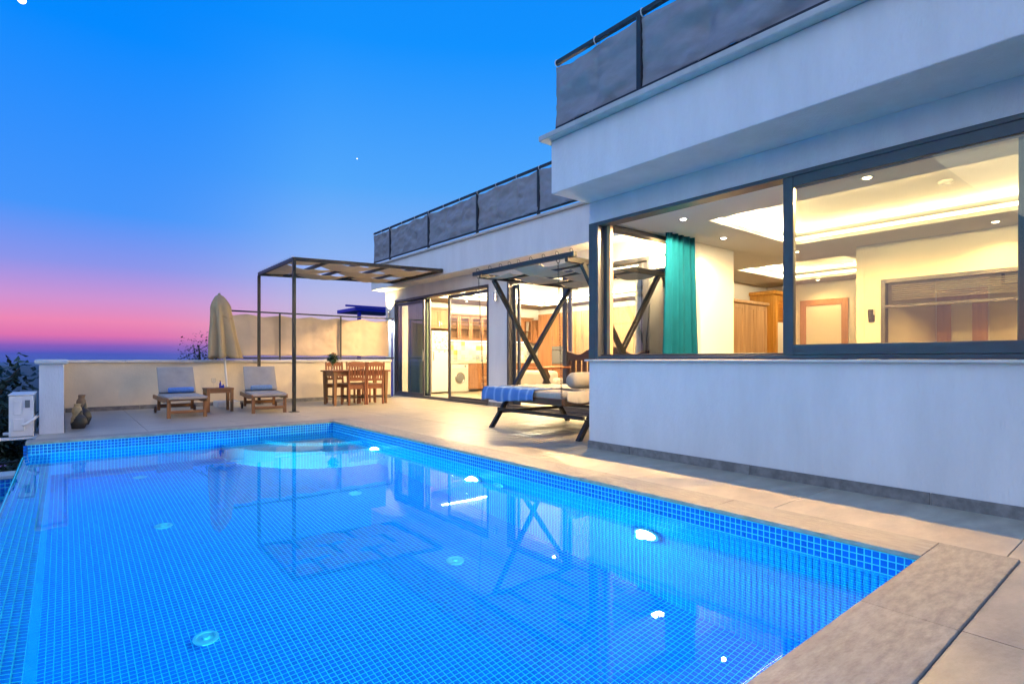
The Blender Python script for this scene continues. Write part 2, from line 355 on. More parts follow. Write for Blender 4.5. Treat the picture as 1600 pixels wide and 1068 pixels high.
# pool ---------------------------------------------------------------
PX0, PX1, PY0, PY1, ZW, ZF = -.12, 3.40, .872, 8.81, -.15, -1.64
P = .0372
basin = MB()
basin.box(-.4, PX1 + .3, PY0 - .3, PY1 + .3, ZF - .2, ZF)
basin.box(PX1, PX1 + .3, PY0 - .3, PY1 + .3, ZF, -.33).box(PX1, PX1 + .2, PY0, PY1, -.33, -.031)
basin.box(-.38, PX1, PY1, PY1 + .3, ZF, -.33).box(-.34, PX1 + .2, PY1, PY1 + .2, -.33, -.031)
basin.box(-.38, PX1, PY0 - .3, PY0, ZF, -.33).box(-.34, PX1 + .2, PY0 - .2, PY0, -.33, -.031)
basin.prism([(PX0, ZF), (PX0, ZW - .10), (-.36, ZW - .012), (-.385, ZW - .02), (-.40, -.24), (-.40, ZF)], 'Y', PY0, PY1)
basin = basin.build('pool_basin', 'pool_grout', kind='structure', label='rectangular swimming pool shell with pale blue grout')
def tiles(origin, U, V, nu, nv, skip=None, pitch=P, th=.0009, gap=.0058, span=None):
    # raised square mosaic pads as arrays; origin corner, unit vectors U,V ; normal = U x V
    o, U, V = (np.array(q, float) for q in (origin, U, V)); Nn = np.cross(U, V)
    ii, jj = np.meshgrid(np.arange(nu), np.arange(nv), indexing='ij'); ii = ii.ravel(); jj = jj.ravel()
    if skip is not None: k = ~skip(ii, jj); ii, jj = ii[k], jj[k]
    pu, pv = (span[0] / nu, span[1] / nv) if span else (pitch, pitch)
    a, b = ii * pu + gap / 2, jj * pv + gap / 2; s = pu - gap; r = pv - gap; e = .0012
    vs = []
    for (du, dv, h) in [(0, 0, 0), (s, 0, 0), (s, r, 0), (0, r, 0), (e, e, th), (s - e, e, th), (s - e, r - e, th), (e, r - e, th)]:
        vs.append(o + np.outer(a + du, U) + np.outer(b + dv, V) + Nn * h)
    return np.stack(vs, 1).reshape(-1, 3)
TF = np.array([(4, 5, 6, 7), (0, 1, 5, 4), (1, 2, 6, 5), (2, 3, 7, 6), (3, 0, 4, 7)])
def tile_obj(name, blocks, m, parent, label):
    v = np.concatenate(blocks); n = len(v) // 8
    f = (TF[None] + (np.arange(n) * 8)[:, None, None]).reshape(-1, 4)
    me = bpy.data.meshes.new(name); me.vertices.add(len(v)); me.vertices.foreach_set('co', (v - np.array(ORG[parent])).ravel())
    me.loops.add(f.size); me.loops.foreach_set('vertex_index', f.ravel()); me.polygons.add(len(f))
    me.polygons.foreach_set('loop_start', np.arange(0, f.size, 4)); me.update(calc_edges=True); me.validate()
    me.materials.append(MT[m]); o = bpy.data.objects.new(name, me); COL.objects.link(o); o.parent = parent; ORG[o] = ORG[parent]
    return tag(o, label, kind='stuff')
NY = round((PY1 - PY0) / P); NX = round((PX1 - PX0) / P); NZ = round((-.033 - ZF) / P)
LY, LX, LZ = PY1 - PY0, PX1 - PX0, -.033 - ZF
CX, CY = PX1, PY1; R1, R2, Z1, Z2 = 1.63, 1.12, -.64, -.42
def in_step(ii, jj): x = PX0 + (ii + .5) * LX / NX; y = PY0 + (jj + .5) * LY / NY; return np.hypot(CX - x, CY - y) < R1
tile_obj('floor_tiles', [tiles((PX0, PY0, ZF), (1, 0, 0), (0, 1, 0), NX, NY, in_step, span=(LX, LY))], 'pool_tile', basin, 'blue mosaic tiles on the pool floor')
NP = 75  # the 300 tiles nearest the camera on the waterline are single pieces
right = tiles((PX1, PY0, ZF), (0, 0, 1), (0, 1, 0), NZ, NY, lambda i, j: (j < NP) & (i >= NZ - 4), span=(LZ, LY))
far = tiles((PX0, PY1, ZF), (1, 0, 0), (0, 0, 1), NX, NZ, span=(LX, LZ))
far_l = tiles((PX0 - 7 * P, PY1, -.033 - 6 * P), (1, 0, 0), (0, 0, 1), 7, 6)
near = tiles((PX0, PY0, ZF), (0, 0, 1), (1, 0, 0), NZ, NX, span=(LZ, LX))
nl = round((ZW - .10 - ZF) / P); left = tiles((PX0, PY0, ZF), (0, 1, 0), (0, 0, 1), NY, nl, span=(LY, ZW - .10 - ZF))
sl = Vector((-.24, 0, .088)); ll = sl.length; sl.normalize()
weir = tiles((PX0, PY0, ZW - .10), (0, 1, 0), (sl.x, 0, sl.z), NY, 7, span=(LY, ll))
outer = tiles((-.40, PY0, -.245), (0, 1, 0), (0, 0, -1), NY, 16)
tile_obj('wall_tiles', [right, far, far_l, near, left], 'pool_tile', basin, 'blue mosaic tiles on the pool walls')
tile_obj('weir_tiles', [weir, outer], 'pool_tile', basin, 'blue mosaic tiles on the overflow edge')
pm = MB(); e = .0012; s_ = P - .0058
pm.add([(0, 0, 0), (0, s_, 0), (0, s_, s_), (0, 0, s_), (-.001, e, e), (-.001, s_ - e, e), (-.001, s_ - e, s_ - e), (-.001, e, s_ - e)], [tuple(q) for q in TF])
pt = pm.build('tile', 'pool_tile_piece'); pme = pt.data; bpy.data.objects.remove(pt)
pv = np.array([v.co for v in pme.vertices]); pbase = Vector((-.0015, s_ / 2, 0))
for i in range(4):
    for j in range(NP):
        o = bpy.data.objects.new('tile', pme); COL.objects.link(o); o.parent = basin
        o.location = Vector((PX1 - .0005, PY0 + j * LY / NY + .0029 + s_ / 2, ZF + (NZ - 4 + i) * LZ / NZ + .0029)) - ORG[basin]
# corner steps
def quarter(r, n=40): return [(CX, CY)] + [(CX - r * math.cos(t), CY - r * math.sin(t)) for t in [math.pi / 2 * k / n for k in range(n + 1)]]
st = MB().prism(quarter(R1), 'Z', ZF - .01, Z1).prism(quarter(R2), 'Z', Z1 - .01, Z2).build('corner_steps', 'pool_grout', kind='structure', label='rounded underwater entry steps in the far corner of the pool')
nn = int(R1 / P)
def outside(r0, r1): return lambda i, j: (np.hypot((i + 1) * P, (j + 1) * P) > r1) | (np.hypot(i * P, j * P) < r0)
blk = [tiles((CX, CY, Z1), (0, -1, 0), (-1, 0, 0), nn, nn, outside(R2, R1)), tiles((CX, CY, Z2), (0, -1, 0), (-1, 0, 0), nn, nn, outside(-1, R2))]
# make the normals face up
def flipz(v, z): v = v.copy(); v[:, 2] = 2 * z - v[:, 2]; return v
blk = [flipz(b, z) if b[4, 2] < z else b for b, z in zip(blk, (Z1, Z2))]
for r, z0, z1 in ((R1, ZF, Z1), (R2, Z1, Z2)):
    nt_ = int(math.pi / 2 * r / P); nz = int((z1 - z0) / P)
    for k in range(nt_):
        t = (k + .5) * math.pi / 2 / nt_; n_ = (-math.cos(t), -math.sin(t)); tg = (-math.sin(t), math.cos(t), 0)
        org = (CX + n_[0] * (r + .001) - tg[0] * P / 2, CY + n_[1] * (r + .001) - tg[1] * P / 2, z1 - nz * P)
        b = tiles(org, (0, 0, 1), tg, nz, 1)
        if (b[4] - b[0])[0] * n_[0] + (b[4] - b[0])[1] * n_[1] < 0: b = tiles(org, tg, (0, 0, 1), 1, nz)
        blk.append(b)
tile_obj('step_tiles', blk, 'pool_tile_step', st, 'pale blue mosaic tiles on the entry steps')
# water sheet: level, then a film over the weir
prof = [(PX1, ZW), (-.30, ZW), (-.36, ZW - .006), (-.395, ZW - .03), (-.41, ZW - .08), (-.412, -.53)]
w = MB()
for (x, z) in prof: w.v += [(x, PY0, z), (x, PY1, z)]
w.f = [(2 * i, 2 * i + 1, 2 * i + 3, 2 * i + 2) for i in range(len(prof) - 1)]
wo = w.build('pool_water', 'water', kind='structure', label='still clear water filling the pool and slipping over its left edge', fix=False)
if wo.data.polygons[0].normal.z < 0: wo.data.flip_normals()
# coping
cop = MB().box(PX1 - .0, 3.72, .546, 9.13, -.03, -.026).build('pool_coping', 'grout_deck', kind='structure', label='stone coping slabs round the pool')
def slab(x0, x1, y0, y1, m):
    MB().box(x0, x1, y0, y1, -.0255, 0).build('slab', m, cop, bev=.004, seg=2)
ys = [.872, 2.06, 3.25, 4.44, 5.63, 6.82, 8.01, 8.81]
for a, b in zip(ys[:-1], ys[1:]): slab(PX1 - .012, 3.72, a + .001, b - .001, 'coping_stone')
slab(2.57, 3.72, .546, .871, 'coping_stone_x'); slab(1.42, 2.568, .546, .871, 'coping_stone_x'); slab(.27, 1.418, .546, .871, 'coping_stone_x'); slab(-.5, .268, .546, .871, 'coping_stone_x')
for a, b in zip([-.36, .85, 2.05, 3.25], [.85, 2.05, 3.25, 3.72]): slab(a + .001, b - .001, 8.798, 9.13, 'coping_stone_x')
MB().box(-.36, 3.4, 8.811, 9.13, -.031, -.0262).box(-.5, 3.4, .546, .871, -.031, -.0262).build('mortar', 'grout_deck', cop)

# pool fittings
def pool_light(y, label):
    t = thing('pool_light', label, 'pool light', (PX1, y, -.65), 'lights in the pool wall')
    MB().lathe([(.0, -.002), (.115, -.002), (.115, .02), (.095, .03), (.09, .022)], (PX1 - .003, y, -.65), 32, '-X').build('ring', 'fitting_cyan_lit', t, smooth=40)
    MB().lathe([(.088, .015), (.085, .026), (.06, .036), (.0, .041)], (PX1 - .003, y, -.65), 32, '-X').build('lens', 'pool_lens', t, smooth=60)
    lamp('POINT', 'pool_lamp', (PX1 - .075, y, -.65), 12800, (.13, .95, 1), t, .035, (-1, 0, -.12), 178, .2)
for y, l in ((2.575, 'round lit underwater lamp on the pool wall, nearest the camera'), (4.815, 'round lit underwater lamp, the middle one of the pool wall'), (7.15, 'round lit underwater lamp beside the rounded pool steps')): pool_light(y, l)
def inlet(c, axis, label):
    t = thing('pool_inlet', label, 'inlet', c, 'round water inlets in the pool')
    MB().lathe([(.0, -.001), (.075, -.001), (.075, .012), (.055, .018), (.05, .012), (.03, .012)], c, 24, axis).build('flange', 'fitting_cyan_lit', t, smooth=40)
    MB().lathe([(.0, .01), (.026, .012), (.02, .03), (.0, .032)], c, 16, axis).build('nozzle', 'fitting_cyan_lit', t, smooth=40)
for (x, y), l in zip([(.72, 8.1), (.72, 6.05), (.70, 3.95), (2.55, 3.9), (2.57, 6.0)],
    ['small round floor inlet in the pool, closest to the far wall', 'round floor inlet on the left of the pool, midway down', 'round floor inlet at the lower left of the pool, nearest the camera', 'round floor inlet right of centre, in front of the swing reflection', 'round floor inlet just in front of the rounded pool steps']):
    inlet((x, y, ZF + .003), 'Z', l)
inlet((PX1 - .003, 4.4, -.62), '-X', 'small wall inlet right of the middle underwater lamp')

# lower overflow basin on the left
lb = MB().box(-2.2, -.42, .4, 9.0, -1.15, -1.0).box(-2.4, -2.2, .4, 9.0, -1.15, -.40).box(-2.2, -.42, 8.75, 9.0, -1.0, -.40).box(-2.2, -.42, .4, .6, -1.0, -.40)
lb = lb.build('overflow_basin', 'pool_grout', kind='structure', label='narrow lower basin catching the overflow')
nbx = int(1.78 / .045)
tile_obj('basin_tiles', [tiles((-2.2, 8.75, -.405 - 10 * .045), (1, 0, 0), (0, 0, 1), nbx, 10, pitch=.045), tiles((-2.2, .6, -1.0), (1, 0, 0), (0, 1, 0), nbx, 180, pitch=.045),
                         tiles((-2.2, .6, -.405 - 10 * .045), (0, 1, 0), (0, 0, 1), 180, 10, pitch=.045)], 'pool_tile', lb, 'blue mosaic tiles of the overflow basin')
wl = MB().grid(lambda u, v: (-2.2 + 1.78 * u, .6 + 8.15 * v, -.53), 4, 12).build('basin_water', 'water_low', kind='structure', label='calm dark water in the lower overflow basin', fix=False)
cb = MB().box(-2.45, -.42, 8.72, 9.05, -.398, -.355).box(-2.45, -2.17, .4, 8.719, -.398, -.355).build('basin_coping', 'cap_stone', kind='structure', bev=.006, label='grey stone edge of the overflow basin')
MB().box(-.40, PX1 + .3, PY1 + .305, 14.6, -2.7, -.33).box(3.75, 14, -3.5, 14.9, -2.7, -.33).build('plinth', 'concrete', kind='structure', label='rendered base under terrace and villa')

# ================================================================== VILLA
villa = thing('villa', 'white rendered villa with two stepped wings and wide lit windows', 'house', (9, 5.5, 0))
def vp(name, mb, m, parent=None, **k): return mb.build(name, m, parent or villa, **k)
S = 2.79
# near wing shell
w = MB().box(4.69, 4.89, -3.5, 4.37, -.03, .975).box(4.69, 4.89, -3.5, 4.37, 2.552, S).box(4.69, 4.89, -3.5, .05, .975, 2.552)
w.box(4.89, 6.3, 4.17, 4.37, -.03, .975).box(4.89, 6.3, 4.17, 4.37, 2.552, S).box(6.3, 7.46, 4.17, 4.37, -.03, S)
vp('front_wall', w, 'plaster')
vp('window_sill', MB().box(4.645, 4.96, -3.5, 4.41, .976, .998).box(4.96, 6.32, 4.14, 4.41, .976, .998), 'cap_stone', bev=.004)
vp('fascia', MB().box(4.11, 12.2, -3.6, 4.39, S + .002, 3.36), 'plaster', bev=.006)
vp('roof_edge', MB().box(4.01, 12.3, -3.7, 4.49, 3.362, 3.42), 'roof_lip', bev=.008)
sk = [(-3.5, -2.6), (-2.6, -1.4), (-1.4, -.15), (-.15, 1.15), (1.15, 2.45), (2.45, 3.78), (3.78, 4.385)]
for a, b in sk: vp('skirting_tile', MB().box(4.676, 4.689, a + .003, b - .003, -.02, .072), 'skirting_tile', bev=.002)
for a, b in [(4.7, 5.9), (5.9, 7.1)]: vp('skirting_tile', MB().box(a + .003, b - .003, 4.371, 4.383, -.02, .072), 'skirting_tile', bev=.002)
# far wing shell
F0, F1 = 7.25, 7.45
w = MB().box(F0, F1, 14.2, 14.75, -.03, 2.95).box(F0, F1, 9.1, 9.75, -.03, 2.95).box(F0, F1, 4.372, 5.45, -.03, 2.95)
w.box(F0, F1, 9.75, 14.2, 2.652, 2.95).box(F0, F1, 5.45, 9.1, 2.652, 2.95)
vp('garden_wall', w, 'plaster')
vp('outer_wall', MB().box(7.45, 13.2, 14.55, 14.75, -.03, 2.95).box(13.0, 13.2, 5.9, 14.55, -.03, 2.95), 'plaster')
vp('fascia', MB().box(6.8, 13.4, 4.392, 14.75, 2.952, 3.6), 'plaster', bev=.006)
vp('roof_edge', MB().box(6.74, 13.5, 4.5, 14.81, 3.602, 3.65), 'roof_lip', bev=.008)
for a, b in [(9.1, 9.75)]: vp('skirting_tile', MB().box(7.236, 7.249, a, b, -.02, .07), 'skirting_tile', bev=.002)
vp('cladding', MB().box(7.238, 7.249, 4.385, 5.448, .075, 2.64), 'dark_clad')
# windows of the near wing
def framebox(mb, x0, x1, y0, y1, z0, z1, t):  # frame lying in a plane x = const
    return mb.box(x0, x1, y0, y0 + t, z0, z1).box(x0, x1, y1 - t, y1, z0, z1).box(x0, x1, y0 + t, y1 - t, z0, z0 + t).box(x0, x1, y0 + t, y1 - t, z1 - t, z1)
def framebox_y(mb, y0, y1, x0, x1, z0, z1, t):
    return mb.box(x0, x0 + t, y0, y1, z0, z1).box(x1 - t, x1, y0, y1, z0, z1).box(x0 + t, x1 - t, y0, y1, z0, z0 + t).box(x0 + t, x1 - t, y0, y1, z1 - t, z1)
fr = framebox(MB(), 4.685, 4.85, .05, 4.27, 1.0, 2.55, .035).box(4.683, 4.79, 4.271, 4.374, 1.0, 2.55)
fr.box(4.735, 4.745, .09, 4.23, 1.036, 1.055).box(4.79, 4.8, .09, 4.23, 1.036, 1.055)
win = vp('window', fr, 'dark_frame', bev=.003, label='wide dark framed sliding window open on its left half')
for (x0, x1, y0, y1) in ((4.69, 4.733, .08, 2.17), (4.747, 4.788, .09, 2.19)):
    s = vp('sash', framebox(MB(), x0, x1, y0, y1, 1.037, 2.514, .085), 'dark_frame', win, bev=.004)
    s2 = MB().box((x0 + x1) / 2 - .004, (x0 + x1) / 2 + .004, y0 + .08, y1 - .08, 1.12, 2.43).build('pane', 'glass_warm', win)
jm = vp('jamb', MB().box(4.80, 4.85, 4.155, 4.232, 1.037, 2.514), 'oak_wood', win)
sw = vp('window', framebox_y(MB(), 4.2, 4.34, 4.79, 6.3, 1.0, 2.55, .05), 'dark_frame', bev=.003, label='dark framed side window beside the teal curtain')
vp('pane', MB().box(4.84, 6.25, 4.266, 4.274, 1.05, 2.5), 'glass', sw)
# sliding doors of the far wing
def sash(parent, x0, x1, y0, y1, z0=.03, z1=2.56, t=.075, m='glass_door'):
    vp('sash', framebox(MB(), x0, x1, y0, y1, z0, z1, t), 'dark_frame', parent, bev=.003)
    vp('pane', MB().box((x0 + x1) / 2 - .004, (x0 + x1) / 2 + .004, y0 + t - .005, y1 - t + .005, z0 + t - .005, z1 - t + .005), m, parent)
d1 = vp('sliding_door', framebox(MB(), 7.24, 7.42, 9.752, 14.198, -.01, 2.65, .06).box(7.2, 7.24, 9.752, 14.198, -.015, .01), 'dark_frame', bev=.003, label='glazed sliding door to the kitchen, half open')
sash(d1, 7.26, 7.30, 12.58, 14.14); sash(d1, 7.31, 7.35, 9.81, 11.5); sash(d1, 7.36, 7.40, 12.45, 14.1, m='glass')
vp('handle', MB().box(7.235, 7.26, 12.6, 12.63, .95, 1.25), 'grey_plastic', d1)
d2 = vp('sliding_door', framebox(MB(), 7.24, 7.42, 5.452, 9.098, -.01, 2.65, .06).box(7.2, 7.24, 5.452, 9.098, -.015, .01), 'dark_frame', bev=.003, label='glazed sliding door behind the swing bed')
sash(d2, 7.26, 7.30, 5.51, 7.45, t=.09); sash(d2, 7.31, 7.35, 5.6, 7.35, m='glass')
sash(d2, 7.36, 7.40, 8.82, 9.04, m='glass')
# interior shell
vp('floor', MB().box(4.89, 8.5, -3.5, 4.17, -.03, .0).box(7.45, 13, 4.38, 14.55, -.03, .0).box(8.5, 11.8, -3.5, 4.38, -.03, .0), 'interior_floor')
vp('inner_wall', MB().box(7.451, 7.5, 4.381, 5.8, 0, 2.78).box(7.451, 13, 5.8, 5.9, 0, 2.95).box(11.8, 11.9, 2.93, 5.8, 0, 2.78).box(8.5, 11.8, 2.83, 2.93, 0, 2.78), 'plaster_in')
vp('wall_lining', MB().box(6.32, 7.46, 4.15, 4.169, 0, 2.78), 'plaster_in'); vp('wall_lining', MB().box(4.891, 4.9, -3.4, .04, 0, 2.78), 'plaster_in'); vp('wall_lining', MB().box(4.89, 8.5, -3.5, -3.4, 0, 2.78), 'plaster_in')
vp('partition', MB().box(8.5, 8.6, -3.4, -.2, 0, 2.78).box(8.5, 8.6, 2.63, 2.829, 0, 2.78).box(8.5, 8.6, -.2, 2.63, 2.06, 2.78).box(8.5, 8.6, -.2, 2.63, 0, .85), 'plaster_in')
vp('bath_wall', MB().box(11.8, 11.9, -3.5, 2.1, 0, 2.78).box(8.6, 11.8, -3.5, -3.4, 0, 2.78), 'marble')
vp('bath_wall', MB().box(11.8, 11.9, 2.1, 2.829, 0, 2.78), 'plaster_in')
vp('kitchen_lining', MB().box(7.46, 13, 14.53, 14.549, 0, 2.95).box(12.98, 12.999, 5.91, 14.52, 0, 2.95), 'plaster_in')
def tray(x0, x1, y0, y1, X0, X1, Y0, Y1, zl, zt, led, name='ceiling', strip=.045, cove=24):
    m = MB().box(x0, x1, y0, Y0, zl, zl + .05).box(x0, x1, Y1, y1, zl, zl + .05).box(x0, X0, Y0, Y1, zl, zl + .05).box(X1, x1, Y0, Y1, zl, zl + .05).box(x0, x1, y0, y1, zt, zt + .03)
    c = vp(name, m, 'ceiling_paint')
    q = .05; s = MB(); z0 = zl + .055; z1 = z0 + strip   # strips stand on the lip, a little back from its edge
    s.box(X0 - q, X0 - q + .012, Y0, Y1, z0, z1).box(X1 + q - .012, X1 + q, Y0, Y1, z0, z1).box(X0, X1, Y0 - q, Y0 - q + .012, z0, z1).box(X0, X1, Y1 + q - .012, Y1 + q, z0, z1)
    st_ = vp('led_strip', s, led, c, label='warm light strip in the ceiling cove')
    for (p, dr, sz) in (((X0 + .02, (Y0 + Y1) / 2), (.8, 0, 1), Y1 - Y0), ((X1 - .02, (Y0 + Y1) / 2), (-.8, 0, 1), Y1 - Y0), (((X0 + X1) / 2, Y0 + .02), (0, .8, 1), X1 - X0), (((X0 + X1) / 2, Y1 - .02), (0, -.8, 1), X1 - X0)):
        L = lamp('AREA', 'cove_lamp', (p[0], p[1], zl + .07), cove * sz, (1, .80, .48), st_, size=(sz, .02))
        L.rotation_euler = (Matrix((Vector((0, 1, 0)) if dr[0] else Vector((1, 0, 0)), (-Vector(dr).normalized()).cross(Vector((0, 1, 0)) if dr[0] else Vector((1, 0, 0))), -Vector(dr).normalized())).transposed()).to_euler()
    return c
tray(4.89, 8.5, -3.4, 4.15, 5.6, 7.7, -2.2, 3.42, 2.55, 2.72, 'led')
tray(8.5, 11.8, 2.93, 5.8, 9.1, 11.2, 3.3, 5.0, 2.55, 2.72, 'led')
vp('ceiling', MB().box(7.47, 8.5, 4.151, 5.8, 2.55, 2.6).box(8.6, 11.8, -3.4, 2.83, 2.5, 2.55), 'ceiling_paint')
tray(7.451, 12.98, 5.9, 14.53, 8.15, 12.2, 6.6, 13.35, 2.74, 2.9, 'led_kitchen', cove=210)
# doors and openings inside
dr = vp('inner_door', MB().box(11.77, 11.8, 4.2, 4.32, 0, 2.2).box(11.77, 11.8, 4.98, 5.1, 0, 2.2).box(11.77, 11.8, 4.32, 4.98, 2.08, 2.2), 'door_wood', bev=.004, label='wooden door frame round a pale door in the hall')
vp('door_leaf', MB().box(11.785, 11.799, 4.321, 4.979, 0, 2.079), 'plaster_in', dr)
dr = vp('inner_door', framebox(MB(), 11.76, 11.8, 2.12, 2.8, 0, 2.2, .1).box(11.765, 11.79, 2.22, 2.70, .1, .75).box(11.765, 11.79, 2.22, 2.32, .75, 2.1).box(11.765, 11.79, 2.6, 2.7, .75, 2.1).box(11.765, 11.79, 2.32, 2.6, 1.98, 2.1), 'door_wood', bev=.004, label='wooden door with a frosted glass panel')
vp('pane', MB().box(11.775, 11.78, 2.32, 2.6, .75, 1.98), 'glass_frost', dr)
vp('handle', MB().box(11.74, 11.762, 2.73, 2.745, .95, 1.1), 'chrome', dr)
iw = vp('inner_window', framebox(MB(), 8.485, 8.61, -.2, 2.63, .85, 2.06, .05).box(8.49, 8.53, -.15, 2.58, 1.68, 1.72).box(8.49, 8.53, 1.18, 1.22, .9, 2.0), 'dark_frame', bev=.003, label='dark framed inner window with a raised blind')
vp('pane', MB().box(8.545, 8.55, -.15, 2.58, .9, 2.01), 'glass', iw)
bl = MB()
for k in range(8): bl.bar((8.64, -.1, 1.98 - k * .026), (8.64, 2.55, 1.98 - k * .026), .022, .0015, upv=(.5, 0, 1))
vp('blind', bl, 'blind', iw)
hw = vp('inner_window', framebox(MB(), 11.76, 11.8, 1.15, 1.95, 2.2, 2.48, .04), 'dark_frame', bev=.003, label='small high dark framed window above the marble')
vp('pane', MB().box(11.785, 11.79, 1.19, 1.91, 2.24, 2.44), 'glass_frost', hw)

# ceiling spots
def downlight(x, y, z, label, e=0, spot=140, grp='recessed ceiling spots'):
    t = thing('ceiling_spot', label, 'spotlight', (x, y, z), grp)
    MB().lathe([(.032, -.002), (.05, -.006), (.052, -.001), (.052, .004), (.034, .004)], (x, y, z), 20).build('ring', 'enamel', t, smooth=50)
    MB().lathe([(.0, -.014), (.024, -.012), (.033, -.005), (.033, .002), (.0, .002)], (x, y, z), 16).build('lens', 'spot_lens', t)
    if e: lamp('SPOT', 'spot_lamp', (x, y, z - .02), e, (1, .63, .28), t, .022, (0, 0, -1), spot, .12 if spot > 170 else .5)
WARM = (1, .80, .52)
downlight(5.32, 3.55, 2.549, 'ceiling spot above the open window, left of the teal curtain', 750, 176)
downlight(5.32, 1.75, 2.549, 'ceiling spot above the closed window sash', 750, 176)
downlight(5.32, -.2, 2.549, 'ceiling spot near the right end of the front room', 320, 176)
downlight(6.55, 3.78, 2.549, 'ceiling spot in front of the plain white wall beside the teal curtain', 87)
downlight(8.2, 3.6, 2.549, 'ceiling spot between the front room and the hall', 87)
downlight(8.25, 5.2, 2.549, 'ceiling spot by the hall wardrobe', 87)
downlight(11.4, 4.6, 2.549, 'ceiling spot above the pale hall door', 63)
downlight(8.15, 1.4, 2.549, 'ceiling spot in front of the dark framed inner window', 49)
downlight(10.2, 1.0, 2.499, 'ceiling spot in the marble room', 420)
downlight(7.75, 11.4, 2.739, 'kitchen ceiling spot just inside the half open door', 850, 176)
downlight(7.75, 9.95, 2.739, 'kitchen ceiling spot behind the fixed door sash', 850, 176)
downlight(7.75, 8.2, 2.739, 'kitchen ceiling spot behind the swing bed', 850, 176)
downlight(7.75, 6.4, 2.739, 'kitchen ceiling spot nearest the front wing', 850, 176)
downlight(9.4, 13.75, 2.739, 'kitchen ceiling spot above the washing machine', 70)
downlight(11.0, 13.75, 2.739, 'kitchen ceiling spot above the glazed cupboards', 70)
# smoke detector
MB().lathe([(.0, -.03), (.045, -.03), (.06, -.015), (.06, 0), (.0, 0)], (6.6, 1.5, 2.719), 20).build('smoke_detector', 'enamel', smooth=40, label='small round white smoke detector on the front room ceiling', cat='detector')

# curtains
def curtain(name, pts, z0, z1, folds, amp, m, label, cat='curtain', flare=1.0):
    a, b = Vector(pts[0]), Vector(pts[1]); d = (b - a); nrm = Vector((-d.y, d.x)).normalized()
    ph = random.random() * 6
    def fn(u, v):
        k = 1 + (flare - 1) * (1 - v) ** 1.5
        c = a + d * (.5 + (u - .5) * k)
        off = amp * (math.sin(u * folds * 2 * math.pi + ph) + .35 * math.sin(u * folds * 4.7 * math.pi + 1 + ph)) * (.55 + .45 * (1 - v)) + .02 * (1 - v) * math.sin(3 * u + ph)
        c = c + nrm * off
        return (c.x, c.y, z0 + (z1 - z0) * v)
    return MB().grid(fn, folds * 14, 14).build(name, m, smooth=180, solid=.004, label=label, cat=cat, fix=False)
curtain('curtain', ((5.72, 4.04), (6.33, 4.04)), .05, 2.55, 5, .045, 'curtain_teal', 'teal satin curtain gathered beside the open window', flare=1.25)
curtain('curtain', ((5.02, .12), (5.02, .74)), .05, 2.55, 6, .035, 'curtain_teal', 'teal satin curtain at the right edge of the big window', flare=1.05)
curtain('curtain', ((7.52, 12.75), (7.52, 13.9)), .04, 2.7, 8, .03, 'curtain_sheer', 'sheer green curtain behind the left sliding door sash')

# hall furniture
t = thing('wardrobe', 'three door pine wardrobe in the hall', 'wardrobe', (10.05, 5.5, 0))
MB().box(9.38, 10.7, 5.27, 5.78, 0, 2.04).build('body', 'oak_wood', t, bev=.004)
MB().box(9.34, 10.74, 5.22, 5.79, 2.04, 2.1).build('cornice', 'oak_wood', t, bev=.015, seg=2)
for k in range(3):
    x0 = 9.4 + k * .43
    d = framebox_y(MB(), 5.245, 5.268, x0, x0 + .42, .08, 2.02, .08).box(x0 + .08, x0 + .34, 5.256, 5.266, .16, 1.94).build('door', 'oak_wood', t, bev=.004)
    MB().lathe([(.0, 0), (.008, 0), (.008, .01), (.014, .016), (.012, .026), (.0, .03)], (x0 + (.38 if k != 2 else .04), 5.215, 1.1), 10, 'Y').build('knob', 'steel', d, smooth=50)
t = thing('tall_cabinet', 'tall orange pine cabinet with a louvred door top', 'cabinet', (11.4, 5.5, 0))
MB().box(11.05, 11.72, 5.3, 5.79, 0, 2.3).build('body', 'orange_wood', t, bev=.004); MB().box(11.0, 11.76, 5.24, 5.795, 2.3, 2.38).build('cornice', 'orange_wood', t, bev=.02, seg=2)
d = framebox_y(MB(), 5.27, 5.298, 11.08, 11.7, .1, 2.28, .1).build('door', 'orange_wood', t, bev=.004)
for k in range(9): MB().bar((11.18, 5.285, 1.78 + k * .042), (11.6, 5.285, 1.78 + k * .042), .03, .008, upv=(0, -.6, 1)).build('slat', 'orange_wood', d)
MB().box(11.18, 11.6, 5.285, 5.292, .2, 1.75).build('door_panel', 'plaster_in', d)
t = thing('mirror', 'narrow mirror with a dark ornate frame on the hall wall', 'mirror', (11.78, 3.8, .7))
f = framebox(MB(), 11.76, 11.798, 3.45, 4.06, .7, 1.98, .09)
for k in range(30): f.lathe([(.0, 0), (.02, 0), (.014, .012), (.0, .014)], (11.76, 4.015, .74 + k * .042), 6, '-X')
f.build('frame', 'vase_black', t, bev=.004); MB().box(11.785, 11.79, 3.54, 3.97, .79, 1.89).build('glass', 'chrome', t)
t = thing('wall_lamp', 'small black wall lamp beside the dark inner window', 'wall lamp', (8.5, 2.74, 1.5))
MB().box(8.482, 8.499, 2.705, 2.775, 1.5, 1.6).build('plate', 'black_steel', t, bev=.003); MB().lathe([(.0, 0), (.028, 0), (.032, .09), (.03, .11), (.0, .11)], (8.455, 2.74, 1.56), 14).build('shade', 'black_steel', t, smooth=40)

